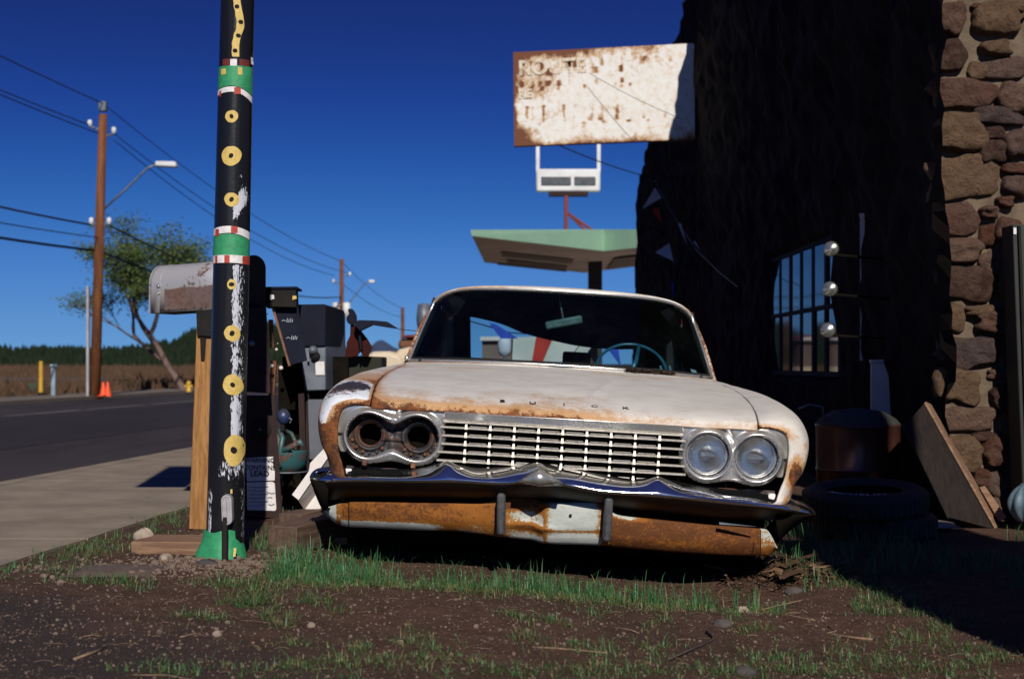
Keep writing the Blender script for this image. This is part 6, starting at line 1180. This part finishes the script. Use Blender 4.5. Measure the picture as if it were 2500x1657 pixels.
# tall strip in front of the bumper
for i in range(780):
    x = rg.uniform(-.88, 1.02); ctr = 5.26 + .08 * nz(x, 0, 0, 3) - .02 * x; dens = .55 + .6 * nz(x, 4, 0, 2.6)
    if x > .55: dens *= .28
    if x < -.45: dens += .35
    if rg.random() > dens: continue
    y = ctr + rg.gauss(0, .07); tall = (.088 + .060 * max(0, nz(x, 7, 0, 4) + .2)) * (1.15 if x < -.4 else 1); tuft(x, y, 8, tall * (1 if rg.random() < .45 else .55), .035, .16, .06)
for i in range(620):
    x = rg.uniform(-.95, .95); y = 5.06 + rg.gauss(0, .12) + .06 * nz(x, 0, 0, 3)
    if x > .55 and rg.random() > .3: continue
    tuft(x, y, 9, rg.uniform(.014, .04), .035, .55, .30)
for i in range(70): x = rg.uniform(-.90, -.55); y = rg.uniform(5.35, 5.75); tuft(x, y, 10, rg.uniform(.05, .13), .04, .1, .04)
for (px, py, n, h) in ((1700, 1395, 14, .13), (1715, 1400, 14, .09), (1690, 1390, 12, .08), (1560, 1350, 16, .14), (1250, 1330, 14, .11), (1100, 1310, 12, .13), (910, 1325, 14, .12)):
    Y = 5.35; x = (px * 1.0 - 1250) / F * Y; tuft(x, 5.28, n, h, .03, .08, .05)
# scattered patches: photo-like clumps over the foreground
def G(px, py): Y = F * (CZ + .03) / (py - HZ); Y = F * (CZ - gz((px - 1250) / F * Y, Y)) / (py - HZ); return (px - 1250) / F * Y, Y
clumps = [(560,1425,90,22),(620,1455,70,20),(665,1500,60,22),(690,1520,40,14),(610,1470,60,16),(750,1465,60,16),(830,1505,50,12),(460,1500,60,8),(520,1515,60,10),(160,1400,60,16),(200,1415,70,14),(270,1425,70,10),(330,1430,60,10),(210,1350,80,20),(290,1330,60,14),(340,1310,50,12),(400,1270,70,14),(1780,1640,160,30),(1500,1640,180,30),(1200,1640,180,26),(700,1640,160,24),(420,1640,120,16),(900,1620,140,22),(1000,1560,70,22),(1040,1600,100,24),(1450,1590,110,24),(1330,1520,80,22),(1590,1580,80,18),(1700,1480,50,14),(1790,1500,60,22),(1830,1535,60,20),(1620,1520,50,14),(1450,1500,60,14),(1380,1430,80,18),(2050,1380,40,22),(2060,1420,40,16),(2150,1440,70,24),(2190,1470,80,26),(2250,1500,80,24),(2330,1530,90,26),(2130,1490,80,24),(2230,1560,120,24),(2350,1590,120,22),(2420,1620,120,22),(2080,1590,100,22),(2000,1630,160,26),(1900,1600,100,24),(2200,1630,180,26),(2330,1650,120,20),(1010,1440,60,10),(1150,1440,60,12),(1290,1560,60,14),(870,1580,50,10),(720,1580,60,10),(1250,1500,60,14)]
for (px, py, rx, ry) in clumps:
    for _ in range(int(rx * ry / (55 if py < 1500 else 110)) + 6):
        x, y = G(px + rg.gauss(0, rx * .5), min(1700, max(1180, py + rg.gauss(0, ry * .5)))); tuft(x, y, 9, rg.uniform(.012, .038) * (1.3 if py < 1480 else 1), .028, .45, .16)
for i in range(330):
    x = rg.uniform(-1.6, 2.1); y = rg.uniform(3.2, 5.3)
    if nz(x, y, 0, 2.2) + .35 * nz(x, y, 3, 7) < .05: continue
    tuft(x, y, 7, rg.uniform(.008, .022), .03, .6, .35)
# greener shaded grass at right and beside the tyres, left verge
for i in range(520):
    x = rg.uniform(1.15, 2.6); y = rg.uniform(5.6, 7.3)
    if nz(x, y, 8, 2) < -.12: continue
    tuft(x, y, 9, rg.uniform(.03, .12), .05, .1, .06)
for i in range(150): y = rg.uniform(4.9, 8.5); x = -2.5 + RD * y + abs(rg.gauss(.10, .12)); (tuft(x, y, 8, rg.uniform(.02, .05), .04, .3, .15) if nz(x, y, 2, 1.7) > -.1 else None)
for i in range(240): tuft(rg.uniform(-1.15, -.5), rg.uniform(5.9, 7.3), 9, rg.uniform(.02, .07), .05, .3, .2)
go = MB(); go.v = gv; go.f = gf; o = go.build('grass', M['grass']); attr(o, 'tone', gt); attr(o, 'dry', gd); tag(o, 'green grass tufts growing in front of the car', 'grass', kind='stuff')
# pebbles and soil crumbs
pb = MB(); pt = []
def pebble(x, y, s_, tone, flat=.6, mb=None, sink=.35, seed=0):
    mb = mb if mb is not None else pb; z = ground_z(x, y) + s_ * flat * (1 - sink) * .5; a0 = rg.uniform(0, 6.28); e = rg.uniform(.55, 1); vs = []
    for (h, r, n) in ((-.5, .7, 6), (.15, 1.0, 6), (.6, .62, 6)):
        for k in range(n): a = a0 + 2 * math.pi * k / n; q = r * s_ * rg.uniform(.8, 1.15) / 2; vs.append((x + q * math.cos(a), y + q * e * math.sin(a), z + h * s_ * flat * rg.uniform(.8, 1.1)))
    fs = [(k, (k+1) % 6, 6 + (k+1) % 6, 6 + k) for k in range(6)] + [(6 + k, 6 + (k+1) % 6, 12 + (k+1) % 6, 12 + k) for k in range(6)] + [tuple(range(12, 18))]
    mb.add(vs, fs); pt.extend([tone] * len(vs)) if mb is pb else None
for i in range(21000):
    x = rg.uniform(-2.1, 2.3); y = 3.1 + 3.6 * rg.random() ** 1.2
    if x < -2.45 + RD * y: continue
    s_ = min(.024, .0028 + .0020 * rg.expovariate(.9)); pebble(x, y, s_, rg.random() ** 1.6, flat=rg.uniform(.35, .8))
for i in range(1500):
    x = rg.gauss(-1.15, .32); y = rg.gauss(5.45, .16); pebble(x, y, min(.035, .006 + .004 * rg.expovariate(.8)), rg.random() ** .8)
o = pb.build('pebbles', M['pebble']); attr(o, 'tone', pt); tag(o, 'pale pebbles and grit scattered over the brown dirt', 'gravel', kind='stuff')
# twigs and straw
tw = MB()
for i in range(560):
    x = rg.uniform(-1.7, 2.1); y = 3.2 + 2.6 * rg.random(); a = rg.uniform(-3.14, 3.14); L = rg.uniform(.010, .06) * (3 if rg.random() < .035 else 1); b = rg.uniform(-.5, .5); pts = [Vector((x + math.cos(a + b * t) * L * t, y + math.sin(a + b * t) * L * t, ground_z(x + math.cos(a) * L * t, y + math.sin(a) * L * t) + .003 + .004 * math.sin(3 * t))) for t in (0, .5, 1)]; tw.tube(pts, rg.uniform(.0004, .0011) * (1.4 if L > .08 else 1), 4, cap=False)
tag(tw.build('dry_straw', M['twig']), 'short dry straw and twigs littered over the dirt', 'straw', kind='stuff')
sticks = [([(1780, 1450), (1860, 1454), (1960, 1452)], 'long straight twig lying under the right bumper end', .003), ([(1300, 1580), (1370, 1586), (1480, 1598)], 'pale forked stick left of centre near the bottom', .0035), ([(1725, 1540), (1742, 1552), (1740, 1562), (1700, 1582), (1630, 1612)], 'dark curled stick near the bottom centre', .005), ([(2020, 1530), (2040, 1545), (2020, 1550)], 'small pale crooked twig at right', .0022), ([(1500, 1530), (1540, 1535), (1560, 1545)], 'bleached twig right of the centre', .0025), ([(950, 1425), (1000, 1432), (1050, 1440)], 'pale split twig below the left headlamp', .003), ([(2030, 1555), (2090, 1560), (2130, 1565)], 'mottled grey stick by the shadow edge', .005), ([(440, 1560), (470, 1552), (490, 1550)], 'thin double straw at lower left', .002), ([(180, 1610), (230, 1600), (255, 1592)], 'tan stick on the lower left asphalt edge', .004), ([(1870, 1480), (1930, 1500), (1990, 1512)], 'slim twig running right below the bark heap', .002)]
for pts, lab, r in sticks:
    P_ = []
    for (px, py) in pts: x, y = G(px, py); P_.append(Vector((x, y, ground_z(x, y) + r)))
    o = MB().tube(P_, [r, r * .9, r * .8, r * .7, r * .6][:len(P_)], 7).build('fallen_stick', M['twig'] if 'dark' not in lab else M['greywood'], smooth=True); tag(o, lab, 'stick', 'sticks on the ground')
def rock(px, py, s_, lab, m, flat=.6, sq=(1, 1)):
    x, y = G(px, py); z = ground_z(x, y); P_ = []; sd = rg.uniform(0, 99)
    for t in np.linspace(.02, .98, 10):
        ph = math.pi * t; P_.append([(x + s_ * sq[0] * math.sin(ph) * math.cos(a) * (1 + .35 * nz(math.cos(a) + sd, math.sin(a), t * 2, 1.2)), y + s_ * sq[1] * math.sin(ph) * math.sin(a) * (1 + .35 * nz(math.cos(a) + sd, math.sin(a), t * 2, 1.2)), z + s_ * flat * (.35 + math.cos(ph)) * (1 + .2 * nz(a, t, sd))) for a in np.linspace(0, 2 * math.pi, 17)])
    o = MB().grid(P_).build('rock', M[m], smooth=True); tag(o, lab, 'rock', 'loose rocks on the dirt')
rock(352, 1322, .045, 'white rounded rock at the left end of the flat plank', 'rock', .9, (1, .8)); rock(405, 1368, .028, 'grey rounded stone just left of the green pole foot', 'rock', .75); rock(505, 1382, .035, 'dark stone against the green pole foot', 'darkrock', .5, (1.2, .8)); rock(1812, 1474, .026, 'pale angular stone below the bumper right end', 'rock', .7, (1.1, .6)); rock(1765, 1525, .03, 'dark lump of rock near the bottom centre right', 'darkrock', .6); rock(1820, 1645, .03, 'reddish stone at the bottom edge', 'darkrock', .6); rock(530, 1555, .014, 'small pale stone at lower left', 'rock', .8); rock(760, 1530, .013, 'small pale stone below the grass clump', 'rock', .8); rock(1940, 1440, .03, 'dark stone beside the bark heap', 'darkrock', .6, (1.3, .8))
x, y = G(290, 1395); mb = MB(); P_ = [[(x + (u - .5) * .34 + .03 * nz(u, v, 0, 5), y + (v - .5) * .30, ground_z(x, y) + .014 * math.sin(math.pi * u) ** .3 * math.sin(math.pi * v) ** .3) for u in np.linspace(0, 1, 16)] for v in np.linspace(0, 1, 12)]; tag(mb.grid(P_).build('flat_slab', simple('dusty_brown_slab', (.11, .075, .058), (.075, .05, .04), 12, .95, bump=.6), smooth=True), 'flat buried stone slab ringed by grass at left', 'slab')
x, y = 2.235, 7.72; P_ = [[(x + (u - .5) * .26 + .02 * nz(u, v, 0, 5), y - .12 + (v - .5) * .22, -.085 + .03 * math.sin(math.pi * u) ** .3 * math.sin(math.pi * v) ** .3) for u in np.linspace(0, 1, 14)] for v in np.linspace(0, 1, 10)]; tag(MB().grid(P_).build('sunlit_slab', M['rock'], smooth=True), 'flat pinkish slab catching sun beside the tyres', 'slab')
# bark heap under the right bumper end
bk = MB(); bt = []
for i in range(900):
    x = rg.gauss(1.10, .14); y = rg.gauss(6.0, .13); z = ground_z(x, y) + rg.uniform(0, .035); a = rg.uniform(-.7, .7); L = rg.uniform(.003, .020); w = rg.uniform(.002, .009); a = rg.uniform(-3.1, 3.1); d = Vector((math.cos(a), math.sin(a) * .7, rg.uniform(-.8, .8))) * L; s_ = Vector((-math.sin(a), math.cos(a), rg.uniform(-.9, .9))).normalized() * w; p = Vector((x, y, z)); c = d.cross(s_).normalized() * w * .4; q_ = rg.uniform(-.8, .8); bk.add([p - d - s_ * rg.uniform(.2, 1), p + d * rg.uniform(.3, 1) - s_, p + d + s_ * q_, p - d * rg.uniform(.2, 1) + s_, p + c], [(0, 1, 4), (1, 2, 4), (2, 3, 4), (3, 0, 4)]); bt += [rg.random() ** 3.2] * 5
for i in range(26):
    x = rg.gauss(1.08, .12); y = rg.gauss(5.98, .12); z = ground_z(x, y) + rg.uniform(.005, .05); a = rg.uniform(-1.0, 1.0); L = rg.uniform(.03, .09); w = rg.uniform(.008, .022); P_ = []
    for t in np.linspace(-1, 1, 6): P_.append([(x + math.cos(a) * L * t - math.sin(a) * w * q * (1 - .4 * t * t + .3 * nz(t, i)), y + math.sin(a) * L * t + math.cos(a) * w * q, z + w * .7 * (1 - q * q) + .012 * math.sin(t * 2 + i) + .008 * nz(t * 2, q, i)) for q in (-1, -.4, .4, 1)])
    bk.grid(P_); bt += [rg.random() ** 1.5 * .9] * 24
o = bk.build('bark_litter', M['bark']); attr(o, 'tone', bt); tag(o, 'heap of torn bark and dead leaves under the bumper right end', 'bark', kind='stuff')
print('OBJECTS', len(bpy.data.objects), 'TRIS', sum(len(o.data.polygons) for o in bpy.data.objects if o.type == 'MESH'))
